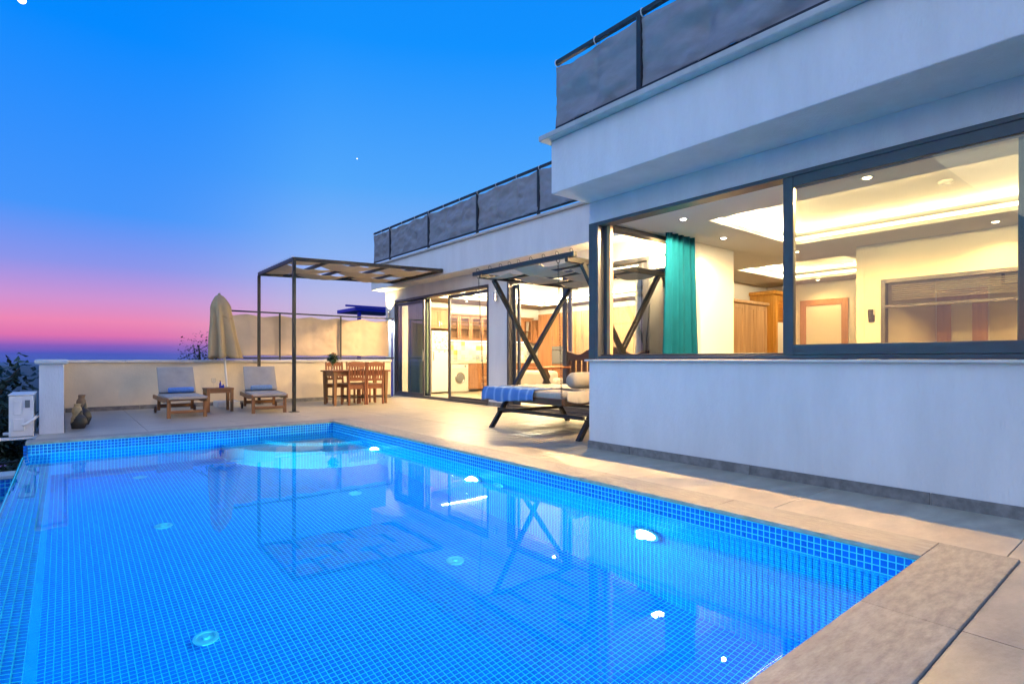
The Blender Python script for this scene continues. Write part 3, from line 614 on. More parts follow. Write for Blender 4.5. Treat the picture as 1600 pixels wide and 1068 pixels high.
# ---------------------------------------------------------------- kitchen
def panel_door(mb, x0, x1, y, z0, z1, t=.06):
    return framebox_y(mb, y - .022, y, x0, x1, z0, z1, t).box(x0 + t, x1 - t, y - .012, y - .002, z0 + t, z1 - t)
t = thing('fridge', 'white fridge freezer covered in small magnets', 'fridge', (8.56, 14.2, 0))
MB().box(8.26, 8.86, 13.92, 14.5, .03, 1.83).build('body', 'enamel', t, bev=.01, seg=2)
MB().box(8.262, 8.858, 13.86, 13.918, .05, 1.27).build('lower_door', 'enamel', t, bev=.012, seg=2)
ud = MB().box(8.262, 8.858, 13.86, 13.918, 1.285, 1.825).build('upper_door', 'enamel', t, bev=.012, seg=2)
MB().tube([(8.3, 13.86, .98), (8.3, 13.82, .98), (8.3, 13.82, 1.22), (8.3, 13.86, 1.22)], .011, 8).build('handle', 'grey_plastic', t, smooth=50)
cols = [(.55, .08, .05), (.6, .35, .08), (.15, .3, .12), (.08, .15, .35), (.5, .45, .35), (.35, .15, .08), (.6, .5, .2)]
for i, c in enumerate(cols): M('magnet_%d' % i, c, .5)
for k in range(44):
    x = 8.3 + random.random() * .5; z = 1.31 + random.random() * .46 if k < 40 else 1.2 + random.random() * .05; a, b = .022 + random.random() * .025, .02 + random.random() * .02
    MB().box(x, x + a, 13.852, 13.859, z, z + b).build('magnet', 'magnet_%d' % (k % 7), ud)
t = thing('washing_machine', 'white front loading washing machine under the worktop', 'washing machine', (9.29, 14.2, 0))
MB().box(8.98, 9.6, 13.95, 14.5, .02, .86).build('body', 'enamel', t, bev=.008, seg=2)
MB().torus((9.29, 13.945, .43), .16, .022, (0, 1, 0), 32, 8).build('door_ring', 'steel', t, smooth=60)
MB().lathe([(.0, .0), (.145, .0), (.13, -.02), (.09, -.035), (.0, -.04)], (9.29, 13.945, .43), 28, 'Y').build('door_glass', 'grey_plastic', t, smooth=50)
MB().box(8.99, 9.59, 13.942, 13.949, .73, .85).build('control_panel', 'white_plastic', t, bev=.002)
MB().lathe([(.0, 0), (.03, 0), (.026, -.02), (.0, -.022)], (9.48, 13.942, .79), 16, 'Y').build('knob', 'grey_plastic', t, smooth=40)
t = thing('base_cabinet', 'brown wooden kitchen base units under a pale worktop', 'cabinet', (11, 14.2, 0))
MB().box(9.62, 12.97, 13.98, 14.52, .08, .875).box(8.88, 8.97, 13.95, 14.52, 0, .875).build('body', 'cab_wood', t, bev=.003)
MB().box(8.87, 12.97, 13.92, 14.525, .88, .92).build('worktop', 'ceramic', t, bev=.006, seg=2)
for k in range(6):
    x0 = 9.63 + k * .555; d = panel_door(MB(), x0, x0 + .545, 13.978, .1, .865).build('door', 'cab_wood', t, bev=.004)
    MB().bar((x0 + .49, 13.93, .66), (x0 + .49, 13.93, .8), .012).build('handle', 'steel', d)
vp('backsplash', MB().box(8.9, 12.97, 14.515, 14.529, .925, 1.56), 'patch_tiles', label='patchwork printed wall tiles above the worktop')
t = thing('fridge_cupboard', 'two door wooden cupboard above the fridge', 'cupboard', (8.6, 14.2, 1.9))
MB().box(8.2, 8.98, 13.98, 14.52, 1.9, 2.46).build('body', 'cab_wood', t, bev=.003); MB().box(8.17, 9.0, 13.93, 14.525, 2.46, 2.52).build('cornice', 'cab_wood', t, bev=.012)
for x0 in (8.21, 8.595):
    d = panel_door(MB(), x0, x0 + .38, 13.978, 1.91, 2.45).build('door', 'cab_wood', t, bev=.004)
    MB().bar((x0 + (.34 if x0 < 8.4 else .04), 13.93, 1.97), (x0 + (.34 if x0 < 8.4 else .04), 13.93, 2.1), .014).build('handle', 'steel', d)
t = thing('wall_cupboard', 'row of wooden wall cupboards with glass doors and light underneath', 'cupboard', (11, 14.3, 1.55))
MB().box(9.0, 12.4, 14.505, 14.525, 1.58, 2.34).box(9.0, 12.4, 14.2, 14.505, 1.58, 1.605).box(9.0, 12.4, 14.2, 14.505, 2.31, 2.34).box(9.0, 12.4, 14.22, 14.5, 1.94, 1.955).build('body', 'cab_wood', t)
MB().box(8.99, 12.42, 14.12, 14.525, 2.342, 2.4).build('cornice', 'cab_wood', t, bev=.012)
for k in range(8):
    x0 = 9.0 + k * .425; d = framebox_y(MB(), 14.175, 14.199, x0 + .003, x0 + .42, 1.585, 2.335, .065).build('door', 'cab_wood', t, bev=.003)
    MB().box(x0 + .066, x0 + .357, 14.185, 14.19, 1.65, 2.27).build('pane', 'glass', d)
    MB().bar((x0 + (.38 if k % 2 == 0 else .045), 14.15, 1.64), (x0 + (.38 if k % 2 == 0 else .045), 14.15, 1.74), .012).build('handle', 'steel', d)
MB().box(9.05, 12.35, 14.3, 14.33, 1.568, 1.578).build('light_strip', 'led_white', t, label='white light strip under the cupboards')
lamp('AREA', 'strip_lamp', (10.7, 14.31, 1.56), 16, (1, .95, .82), t, direction=(0, .3, -1), size=(3.2, .04))
MB().box(9.1, 12.3, 14.46, 14.48, 2.295, 2.305).build('light_strip', 'led_white', t, label='small light strip inside the glass cupboards')
t = thing('tall_cabinet', 'tall oak kitchen units with a built in oven', 'cabinet', (12.7, 11, 0))
MB().box(12.42, 12.975, 9.2, 13.9, 0, 2.5).build('body', 'cab_wood', t, bev=.004)
for k in range(7):
    y0 = 9.22 + k * .668
    lo = 0.1 if k != 5 else 1.45
    d = framebox(MB(), 12.396, 12.418, y0, y0 + .655, lo, 2.48, .07).box(12.405, 12.416, y0 + .07, y0 + .585, lo + .07, 2.41).build('door', 'oak_wood' if k < 5 else 'cab_wood', t, bev=.004)
    MB().bar((12.37, y0 + .6, 1.6), (12.37, y0 + .6, 1.75), .014).build('handle', 'steel', d)
ov = MB().box(12.39, 12.418, 12.57, 13.21, .85, 1.42).build('oven', 'grey_plastic', t, bev=.006); MB().tube([(12.36, 12.62, 1.3), (12.36, 13.16, 1.3)], .01, 8).build('oven_handle', 'steel', ov)
t = thing('range_hood', 'wooden cooker hood at the right end of the cupboards', 'hood', (12.68, 14.2, 1.55))
MB().add([(12.43, 13.95, 1.6), (12.95, 13.95, 1.6), (12.95, 14.51, 1.6), (12.43, 14.51, 1.6), (12.55, 14.25, 2.35), (12.9, 14.25, 2.35), (12.9, 14.51, 2.35), (12.55, 14.51, 2.35)], [(3, 2, 1, 0), (4, 5, 6, 7), (0, 1, 5, 4), (1, 2, 6, 5), (2, 3, 7, 6), (3, 0, 4, 7)]).build('canopy', 'cab_wood', t, bev=.01)
MB().box(12.42, 12.96, 13.93, 14.515, 1.55, 1.6).build('rim', 'cab_wood', t, bev=.005)
t = thing('faucet', 'tall arched chrome tap on the worktop', 'tap', (10.6, 14.35, .92))
MB().tube([(10.6, 14.35, .92), (10.6, 14.35, 1.2)] + [(10.6, 14.35 - .08 * (1 - math.cos(a)), 1.2 + .08 * math.sin(a)) for a in [math.pi * k / 8 for k in range(1, 9)]] + [(10.6, 14.19, 1.14)], .013, 8).build('spout', 'chrome', t, smooth=60)
MB().lathe([(.0, 0), (.03, 0), (.022, .03), (.0, .03)], (10.6, 14.35, .92), 14).build('base', 'chrome', t, smooth=40)
t = thing('jug', 'round cream jug on the kitchen worktop', 'jug', (11.95, 14.2, .92))
MB().lathe([(.0, 0), (.08, 0), (.11, .05), (.115, .12), (.09, .19), (.075, .22), (.0, .22)], (11.95, 14.2, .92), 20).build('body', 'ceramic', t, smooth=50)
MB().torus((11.83, 14.2, 1.04), .055, .012, (0, 1, 0), 14, 6).build('handle', 'ceramic', t, smooth=60)
t = thing('sofa', 'low cream sofa behind the swing bed, just inside the door', 'sofa', (9, 9.9, 0))
MB().box(8.55, 9.4, 9.0, 10.9, .1, .42).build('seat', 'bolster_grey', t, bev=.05, seg=3); MB().box(8.45, 8.68, 9.0, 10.9, .1, .74).build('backrest', 'bolster_grey', t, bev=.08, seg=3)
for y0 in (8.85, 10.86): MB().box(8.47, 9.4, y0, y0 + .18, .1, .58).build('armrest', 'bolster_grey', t, bev=.06, seg=3)
t = thing('kitchen_table', 'reddish wooden table inside the kitchen', 'table', (10.6, 11.8, 0))
MB().box(10.0, 11.5, 11.3, 12.2, .72, .77).build('tabletop', 'mahog_x', t, bev=.006)
for x in (10.06, 11.44):
    for y in (11.36, 12.14): MB().bar((x, y, 0), (x, y, .72), .06).build('leg', 'mahog_z', t)

# ================================================================== TERRACE WALL
pw = thing('parapet_wall', 'low cream parapet wall with a stone cap behind the sun loungers', 'wall', (3.2, 13.6, 0))
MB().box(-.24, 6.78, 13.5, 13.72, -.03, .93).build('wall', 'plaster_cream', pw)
for a, b in zip([-.26, .95, 2.15, 3.35, 4.55, 5.75], [.95, 2.15, 3.35, 4.55, 5.75, 6.8]): MB().box(a + .002, b - .002, 13.45, 13.77, .931, .988).build('cap_stone', 'cap_stone', pw, bev=.008, seg=2)
for a, b in zip([.02, 1.2, 2.4, 3.6, 4.8, 6.0], [1.2, 2.4, 3.6, 4.8, 6.0, 6.78]): MB().box(a + .002, b - .002, 13.486, 13.499, -.02, .07).build('skirting_tile', 'skirting_tile', pw, bev=.002)
sw_ = thing('side_wall', 'white end wall with a rounded cap beside the air conditioner', 'wall', (-.12, 11.6, 0))
MB().box(-.26, .0, 9.78, 13.49, -.33, .93).build('wall', 'plaster', sw_, bev=.004)
MB().box(-.31, .05, 9.72, 13.44, .931, 1.0).build('cap_stone', 'cap_stone', sw_, bev=.03, seg=3)
MB().box(.001, .013, 9.79, 13.48, -.02, .07).build('skirting_tile', 'skirting_tile', sw_, bev=.002)

# ================================================================== SCREENS
def canvas(x_fn, n, ties, z0, z1, seed, sag=.03, amp=.012, m='canvas_grey', foot=.0):
    # x_fn(u,off) -> xy ; ties: list of u where the top edge is held
    def fn(u, v):
        d = min(abs(u - t) for t in ties); g = max((b - a) for a, b in zip(sorted(ties)[:-1], sorted(ties)[1:])) / 2 if len(ties) > 1 else .5
        top = z1 - sag * min(1, (d / g)) ** .8; bot = z0 + foot * min(1, d / g) ** .8
        p = Vector((u * n * 1.4, v * 2.2, seed)); w = noise.noise(p * 1.3) * amp * 2 + noise.noise(Vector((u * n * 4 + v * 2.5, v * 5 - u * n * 2, seed + 3))) * amp + amp * .55 * (1 - 2 * abs(noise.noise(Vector((u * n * 5 + v * 4, v * 6 - u * n * 3, seed + 9))))) + amp * .35 * (1 - 2 * abs(noise.noise(Vector((u * n * 10 - v * 5, v * 11 + u * n * 4, seed + 19)))))
        w += amp * 1.6 * math.exp(-(d / g * 5) ** 2) * math.sin(v * 3)
        w *= .35 + .65 * math.sin(math.pi * min(1, max(0, u))) ** .3
        return x_fn(u, w, bot + (top - bot) * v)
    return fn
def roof_rail(name, label, X, ys, zb, zt, zbase, tie_step, seed):
    t = thing(name, label, 'railing', (X, ys[0], zbase))
    y0, y1 = ys[0], ys[-1]
    MB().bar((X, y0, zt), (X, y1, zt), .045, .045).build('top_rail', 'rail_steel', t, bev=.003)
    MB().bar((X, y0, zb), (X, y1, zb), .035, .035).build('bottom_rail', 'rail_steel', t, bev=.003)
    for y in ys[1:-1]: MB().bar((X, y, zbase), (X, y, zt - .02), .05).build('post', 'rail_steel', t, bev=.003)
    for k, (a, b) in enumerate(zip(ys[:-1], ys[1:])):
        L = abs(b - a); n = max(2, round(L / tie_step)); ties = [i / n for i in range(n + 1)]
        sgn = -1
        MB().grid(canvas(lambda u, w, z: (X - .022 + w, a + (b - a) * u, z), L, ties, zb + .005, zt - .045, seed + k * 7, .035, .034, foot=.004), max(16, int(L * 26)), 22).build('canvas_panel', 'canvas_grey', t, smooth=180, solid=.003, fix=False)
        m = MB()
        for u in ties[:-1]:
            y = a + (b - a) * (u + .02); m.torus((X, y, zt - .012), .042, .006, (0, 1, 0), 10, 4)
        m.build('cable_ties', 'white_plastic', t)
    return t
roof_rail('roof_railing', 'black railing with grey canvas on the near roof', 4.16, [4.36, 3.24, 1.24, -.76, -3.2], 3.5, 4.21, 3.42, .62, 3)
roof_rail('roof_railing', 'black railing with grey canvas on the far roof', 6.86, [14.68, 13.69, 11.66, 9.63, 7.67, 5.67, 4.55], 3.74, 4.56, 3.65, .66, 50)
# return sides of the railings across the roof ends
t = thing('canvas_fence', 'beige canvas windbreak on a thin steel frame behind the parapet wall', 'screen', (4.9, 13.85, 0))
FX = [2.58, 4.04, 5.55, 7.0]
MB().bar((2.55, 13.86, 2.11), (7.05, 13.86, 2.11), .035).build('top_rail', 'rail_steel', t, bev=.003); MB().bar((2.55, 13.86, 1.03), (7.05, 13.86, 1.03), .04).build('bottom_rail', 'rail_steel', t, bev=.003)
for k, x in enumerate(FX): MB().bar((x, 13.86, -.3), (x, 13.86, 2.11), .036).build('post', 'rail_steel' if k < 3 else 'blue_led_tint', t, bev=.003)  # last post coloured as if lit by blue LEDs
ties = [0, .16, .34, .51, .665, .82, 1.0]
MB().grid(canvas(lambda u, w, z: (2.62 + 4.3 * u, 13.905 + w, z), 4.3, ties, 1.075, 2.06, 90, .06, .014, foot=.02), 110, 26).build('canvas_panel', 'canvas_beige', t, smooth=180, solid=.003, fix=False)
m = MB()
for u in ties: m.torus((2.62 + 4.3 * u, 13.85, 2.09), .038, .006, (1, 0, 0), 10, 4); m.torus((2.62 + 4.3 * min(.99, u + .01), 13.85, 1.05), .038, .006, (1, 0, 0), 10, 4)
m.build('cable_ties', 'white_plastic', t)
MB().tube([(1.95, 13.9, .99), (2.25, 13.9, 1.16), (2.57, 13.88, 1.36)], .008, 6).build('guy_wire', 'black_steel', smooth=60, label='thin dark guy wire slanting up to the canvas screen', cat='wire')
# roof beyond, its blue LED light painted in as colour
t = thing('blue_lit_pergola', 'flat canopy of a neighbour coloured as if lit blue, beyond the canvas screen', 'pergola', (8.4, 18.2, -2))
MB().box(7.55, 9.3, 17.6, 19.2, 2.62, 2.74).build('roof', 'blue_led_tint', t, bev=.01); MB().box(7.2, 9.3, 17.55, 17.6, 2.74, 2.8).build('edge_beam', 'blue_led_tint', t)
for x in (7.75, 9.1): MB().bar((x, 17.75, -2.6), (x, 17.75, 2.62), .1).build('post', 'blue_led_tint', t)

# ================================================================== PERGOLA
t = thing('pergola', 'dark steel pergola with woven beige shade cloth over the dining corner', 'pergola', (5.1, 12, 0))
X0, X1, Y0, Y1 = 3.44, 6.78, 10.9, 13.36
zz = lambda x: 2.93 + (x - X0) * .033
for y in (Y0, Y1): MB().bar((X0, y, zz(X0)), (X1, y, zz(X1)), .055, .07).build('beam', 'black_steel', t, bev=.004)
MB().bar((X0, Y0, zz(X0)), (X0, Y1, zz(X0)), .055, .07).build('beam', 'black_steel', t, bev=.004); MB().bar((X1 - .03, Y0, zz(X1)), (X1 - .03, Y1, zz(X1)), .06, .09).build('beam', 'black_steel', t, bev=.004)
RX = [4.12, 4.78, 5.44, 6.1]
for x in RX: MB().bar((x, Y0 + .035, zz(x)), (x, Y1 - .035, zz(x)), .06, .06).build('rafter', 'black_steel', t, bev=.004)
for y in (Y0, Y1): p = MB().bar((X0, y, -.02), (X0, y, zz(X0) - .036), .06).build('post', 'black_steel', t, bev=.004); MB().box(X0 - .08, X0 + .08, y - .08, y + .08, -.0112, -.003).build('foot_plate', 'black_steel', p)
nst = 3; sw0 = (Y1 - Y0 - .1) / nst
xs_ = [X0] + RX + [X1 - .03]
for k in range(nst):
    def fn(u, v, k=k):
        x = X0 + .02 + (X1 - X0 - .06) * u
        # height: over / under alternate rafters
        hgt_ = 0
        for i in range(len(xs_) - 1):
            if xs_[i] <= x <= xs_[i + 1] or i == len(xs_) - 2:
                q = (x - xs_[i]) / (xs_[i + 1] - xs_[i]); sgn = lambda n: 1 if n in (0, len(xs_) - 1) else (1 if (n + k) % 2 else -1)
                s = .5 - .5 * math.cos(math.pi * min(1, max(0, q))); hgt_ = .045 * (sgn(i) * (1 - s) + sgn(i + 1) * s) - .035 * math.sin(math.pi * min(1, max(0, q))); break
        # narrow a little between the rafters
        y = Y0 + .05 + sw0 * (k + .5) + (v - .5) * sw0 * (1.0 - .10 * abs(math.sin(math.pi * q)) * (1 if 0 < k < 2 else .6))
        return (x, y, zz(x) + hgt_ - .02 * math.sin(math.pi * v) + .012 * noise.noise(Vector((x * 3, y * 7, 4))))
    MB().grid(fn, 80, 12).build('shade_cloth', 'canvas_shade', t, smooth=180, solid=.003, fix=False)
m = MB()
for k in range(14): m.torus((X0, Y0 + .1 + k * .175, zz(X0) + .04), .03, .005, (0, 1, 0), 8, 4)
m.build('cable_ties', 'white_plastic', t)

# ================================================================== SWING BED
t = thing('swing_bed', 'dark steel framed swing bed hanging on chains under a cloth canopy', 'swing', (5.7, 5.7, 0))
for y in (6.57, 4.78):
    MB().bar((4.93, y, -.02), (6.62, y + .045, 2.2), .06, .06).build('leg', 'black_steel', t, bev=.004)
    MB().bar((6.47, y - .065, -.02), (4.93, y - .065, 2.17), .06, .06).build('leg', 'black_steel', t, bev=.004)
    MB().bar((4.72, y, 2.215), (6.75, y, 2.215), .05, .07).build('roof_beam', 'black_steel', t, bev=.004)
    MB().bar((5.06, y + .0, .22), (6.38, y + .0, .22), .045, .05).build('brace', 'black_steel', t, bev=.004)
for x in (4.78, 6.65): MB().bar((x, 4.68, 2.27), (x, 6.8, 2.27), .06, .06).build('roof_beam', 'rail_steel', t, bev=.004)
for x in (5.05, 6.36): MB().bar((x, 4.8, .26), (x, 6.55, .26), .045, .05).build('brace', 'black_steel', t, bev=.004)
for x in (5.25, 5.7, 6.18): MB().bar((x, 4.8, 2.23), (x, 6.56, 2.23), .05, .04).build('rafter', 'rail_steel', t, bev=.003)
for k in range(3):
    w0 = 1.72 / 3
    def fn(u, v, k=k):
        x = 4.8 + 1.84 * u; y = 4.82 + w0 * (k + .5) + (v - .5) * w0 * (1.0 - .1 * abs(math.sin(u * 4 * math.pi)))
        s = (1 if k % 2 else -1) * math.cos(u * 4 * math.pi)
        return (x, y, 2.235 + .035 * s - .03 * abs(math.sin(u * 4 * math.pi)) - .02 * math.sin(math.pi * v) + .01 * noise.noise(Vector((x * 4, y * 5, 8))))
    MB().grid(fn, 60, 10).build('shade_cloth', 'canvas_shade', t, smooth=180, solid=.003, fix=False)
m = MB()
for y in (4.75, 5.0, 5.25, 5.5, 5.75, 5.95, 6.15, 6.4, 6.7): m.torus((4.78, y, 2.32), .026, .004, (0, 1, 0), 8, 4)
m.build('hooks', 'black_steel', t)
def chain(x, y, zt, x2, y2, zb):
    m = MB(); n = int((zt - zb) / .034); m.torus((x, y, zt + .02), .03, .006, (0, 1, 0), 10, 4)
    for k in range(n):
        q = k / n; m.torus((x + (x2 - x) * q, y + (y2 - y) * q, zt - .017 - k * .034), .012, .0042, (1, 0, 0) if k % 2 else (0, 1, 0), 8, 4, sy=1.0 if False else 1, u=(0, 0, 1))
    return m
for (x, y, x2, y2) in ((4.78, 6.68, 4.83, 6.62), (4.78, 4.98, 4.86, 5.0), (6.65, 6.68, 6.55, 6.62), (6.65, 4.98, 6.55, 5.0)):
    m = chain(x, y, 2.21, x2, y2, .5 if x < 5 else .95)
    # each link is drawn out along the chain
    m.build('chain', 'black_steel', t, smooth=60)
# bed platform
MB().box(4.84, 4.89, 4.98, 6.64, .41, .5).build('front_board', 'dark_wood_y', t, bev=.006)
for y in (4.98, 6.6): MB().box(4.89, 6.58, y, y + .045, .41, .5).build('side_board', 'teak_x', t, bev=.006)
for k in range(9): MB().box(4.9 + k * .185, 5.05 + k * .185, 5.03, 6.59, .42, .445).build('slat', 'teak_y', t, bev=.003)
MB().box(4.87, 6.5, 5.01, 6.61, .448, .585).build('mattress', 'cushion', t, bev=.04, seg=3)
# armrests and carved back
for y in (5.02, 6.58):
    MB().bar((5.95, y, .865), (6.6, y, .865), .07, .035).build('armrest', 'mahog_x', t, bev=.008)
    MB().prism([(5.98, .45), (6.08, .45), (6.06, .6), (6.13, .72), (6.06, .85), (5.98, .85), (6.02, .7), (5.96, .58)], 'Y', y - .02, y + .02).build('arm_post', 'dark_wood_z', t, bev=.004)
prof = []
for k in range(41):
    u = k / 40; y = 4.98 + 1.66 * u
    z = 1.10 + .13 * math.exp(-((u - .5) / .2) ** 2) + .03 * math.cos(u * 6 * math.pi) * (1 if abs(u - .5) > .2 else .3)
    prof.append((y, z))
MB().prism([(4.98, .98)] + prof + [(6.64, .98)], 'X', 6.57, 6.61).build('crest_rail', 'dark_wood_y', t, bev=.004)
for y in (4.98, 6.59): MB().bar((6.59, y + .02, .41), (6.59, y + .02, 1.08), .06).build('back_post', 'dark_wood_z', t, bev=.004)
MB().box(6.575, 6.605, 5.03, 6.59, .58, .66).build('back_rail', 'dark_wood_y', t, bev=.004)
for k in range(12): MB().box(6.58, 6.6, 5.06 + k * .127, 5.145 + k * .127, .66, .98).build('back_slat', 'dark_wood_z', t, bev=.003)
# throw blanket: draped over the front
def throw(u, v):
    y = 5.0 + 1.63 * u; s = -.17 - .0 + v * 1.55
    edge = .035 * noise.noise(Vector((u * 5, 1, 3))) + .07 * max(0, 1 - u * 1.7) - .05 * max(0, u - .55)
    if s < .02:
        d = min(0, s - .02); zz_ = .597 + d * .92 + edge * min(1, -d * 8); x = 4.835 - .03 * math.sin(min(1, -d * 8) * 1.57) + .012 * math.sin(u * 30 + 2 * math.sin(u * 9)) * min(1, -d * 7)
    else: x = 4.84 + (s - .02) ; zz_ = .597
    zz_ += .010 * noise.noise(Vector((x * 7, y * 7, 2))) + .006 * noise.noise(Vector((x * 18, y * 13, 6)))
    return (x, y, zz_)
b1 = MB().grid(lambda u, v: throw(.30 + .70 * u, v * .34), 60, 24).build('blue_throw', 'throw_blue', smooth=180, solid=.006, fix=False, label='blue checked throw draped over the front edge of the swing bed', cat='throw')
b2 = MB().grid(lambda u, v: tuple(np.array(throw(-.035 + 1.02 * u, .36 + v * .64)) + np.array((0, 0, .002))), 50, 40).build('cream_throw', 'throw_cream', smooth=180, solid=.006, fix=False, label='cream checked cover spread over the swing bed mattress', cat='throw')
def side_drape(u, v):
    x = 4.9 + 1.55 * u; d = v * .17
    return (x, 4.955 - .02 * math.sin(v * 1.57) + .012 * math.sin(u * 26 + 2 * math.sin(u * 7)) * v, .598 - d * (.75 + .25 * math.sin(u * 9)) - .0)
MB().grid(side_drape, 50, 8).build('drape', 'throw_cream', b2, smooth=180, solid=.006, fix=False)
MB().lathe([(.0, 0), (.05, .002), (.085, .02), (.108, .06), (.112, .15), (.112, .75), (.108, .84), (.085, .88), (.05, .898), (.0, .9)], (5.2, 5.2, .715), 28, 'X').build('bolster', 'bolster_grey', smooth=60, label='grey bolster cushion lying on the swing bed', cat='cushion')

# ================================================================== LOUNGERS
t0 = thing('sun_lounger', 'x', 'lounger', (0, 0, 0))
for s in (-1, 1):
    rail = [(y, .30 + .035 * math.sin(max(0, (.5 - y)) * 3.1) - .05 * max(0, .12 - y)) for y in [0, .05, .12, .25, .5, .9, 1.3, 1.6, 1.9]]
    MB().prism([(y, z - .045) for y, z in rail] + [(y, z + .03) for y, z in reversed(rail)], 'X', s * .30 - .016, s * .30 + .016).build('side_rail', 'teak_y', t0, bev=.004)
    MB().bar((s * .275, .09, 0), (s * .275, .09, .30), .055, .05).build('leg', 'teak_z', t0, bev=.003)
    MB().bar((s * .275, 1.38, .06), (s * .275, 1.33, .29), .05, .05).build('leg', 'teak_z', t0, bev=.003)
    MB().lathe([(.0, -.02), (.05, -.02), (.07, -.012), (.07, .012), (.05, .02), (.0, .02)], (s * .325, 1.42, .07), 20, 'X').build('wheel', 'dark_wood_z', t0, smooth=40)
MB().bar((-.27, .09, .11), (.27, .09, .11), .025, .05).build('stretcher', 'teak_x', t0, bev=.003)
MB().bar((-.28, 1.36, .14), (.28, 1.36, .14), .03, .06).build('stretcher', 'teak_x', t0, bev=.003)
for k in range(9): MB().box(-.284, .284, .03 + k * .135, .12 + k * .135, .305, .32).build('slat', 'teak_x', t0, bev=.002)
bk0, bk1 = Vector((0, 1.2, .34)), Vector((0, 1.52, .80))
for k in range(5):
    p = bk0.lerp(bk1, (k + .4) / 5); MB().bar((-.27, p.y + .03, p.z - .02), (.27, p.y + .03, p.z - .02), .016, .07, upv=(bk1 - bk0)).build('back_slat', 'teak_x', t0, bev=.002)
MB().bar((0, 1.72, .3), (0, 1.47, .66), .03).build('back_strut', 'teak_z', t0)
def pad(a, b, w, th, seed, bulge=.02):
    a, b = Vector(a), Vector(b); d = b - a; n_ = Vector((1, 0, 0)).cross(d.normalized())
    m = MB(); nu, nv = 18, 22
    def P_(u, v, s):
        e = (math.sin(math.pi * u) ** .22) * (math.sin(math.pi * v) ** .22) if 0 < u < 1 and 0 < v < 1 else 0
        h = th / 2 * (.72 + .28 * e) * s + (bulge * .35 * noise.noise(Vector((u * 3, v * 4, seed))) + .004 * noise.noise(Vector((u * 9 + v * 3, v * 8, seed + 4)))) * e * (1 if s > 0 else 0)
        return a + d * v + Vector((1, 0, 0)) * (u - .5) * w * (1 + .0 * e) + n_ * (h + th / 2)
    for s in (1, -1): m.grid(lambda u, v: P_(u, v, s), nu, nv)
    n1 = (nu + 1) * (nv + 1); ring = [i for i in range(nu + 1)] + [(j + 1) * (nu + 1) - 1 for j in range(1, nv + 1)] + [nv * (nu + 1) + i for i in range(nu - 1, -1, -1)] + [j * (nu + 1) for j in range(nv - 1, 0, -1)]
    for i in range(len(ring)): p, q = ring[i], ring[(i + 1) % len(ring)]; m.f.append((p, q, q + n1, p + n1))
    return m
pad((0, 0, .323), (0, 1.22, .323), .6, .06, 1).build('seat_cushion', 'cushion', t0, smooth=60, bev=.006)
pad((0, 1.15, .375), (0, 1.475, .845), .6, .06, 5, .05).build('back_cushion', 'cushion', t0, smooth=60, bev=.006)
GL = 'sun loungers along the parapet wall'
t0.location = (1.665, 10.93, -.02); tag(t0, 'teak sun lounger with grey cushion and the bright blue towel, left of the small table', 'lounger', GL)
l2 = copy_tree(t0); l2.location = (3.0, 10.9, -.02); l2.rotation_euler.z = R(-7); tag(l2, 'teak sun lounger with grey cushion and the pale blue towel, nearer the pergola post', 'lounger', GL)
def towel(x, y, z, L, m, label, rz):
    o = MB(); n = 26
    o.lathe([(.0, 0), (.03, .0), (.046, .008), (.05, .03), (.051, L / 2), (.05, L - .03), (.046, L - .008), (.03, L), (.0, L)], (x - L / 2, y, z), n, 'X', fn=lambda a, q: 1 + .05 * math.sin(3 * a + q * 9))
    o = o.build('rolled_towel', m, smooth=50, label=label, cat='towel', group='rolled towels on the loungers'); o.rotation_euler.z = R(rz); return o
towel(1.71, 11.98, .455 - .02 - .01, .42, 'towel_blue', 'bright blue rolled towel on the left lounger', 2); towel(3.12, 11.93, .455 - .03, .40, 'towel_pale', 'pale grey blue rolled towel on the lounger nearer the pergola post', -5)
# side table
t = thing('side_table', 'small square teak table between the two sun loungers', 'table', (2.34, 12.0, -.02))
MB().box(2.1, 2.58, 11.78, 12.2, .415, .445).build('tabletop', 'teak_x', t, bev=.005)
for x in (2.135, 2.545):
    for y in (11.815, 12.165): MB().bar((x, y, -.02), (x, y, .415), .05, .05, w2=.055, h2=.055).build('leg', 'teak_z', t, bev=.003)
MB().box(2.16, 2.52, 11.8, 11.82, .35, .415).box(2.16, 2.52, 12.16, 12.18, .35, .415).box(2.115, 2.135, 11.84, 12.14, .35, .415).box(2.545, 2.565, 11.84, 12.14, .35, .415).build('apron', 'teak_x', t)
MB().lathe([(.0, 0), (.035, 0), (.032, .004), (.006, .01), (.005, .07), (.012, .085), (.04, .11), (.047, .15), (.04, .19), (.038, .19), (.044, .15), (.036, .112), (.0, .09)], (2.25, 11.95, .446), 20).build('wine_glass', 'glass', smooth=50, label='clear wine glass on the small teak table', cat='glass')
for x, y, h, l in ((2.36, 11.9, .14, 'taller of the two dark blue bottles on the small teak table'), (2.4, 11.86, .075, 'short dark blue bottle on the small teak table')):
    b = thing('bottle', l, 'bottle', (x, y, .446), 'bottles on the small table')
    MB().lathe([(.0, 0), (.024, 0), (.024, h * .55), (.012, h * .75), (.011, h * .86), (.0, h * .86)], (x, y, .446), 16).build('body', 'bottle_blue', b, smooth=50); MB().lathe([(.0, h * .86), (.014, h * .86), (.014, h), (.0, h)], (x, y, .446), 12).build('cap', 'vase_brown', b, smooth=40)
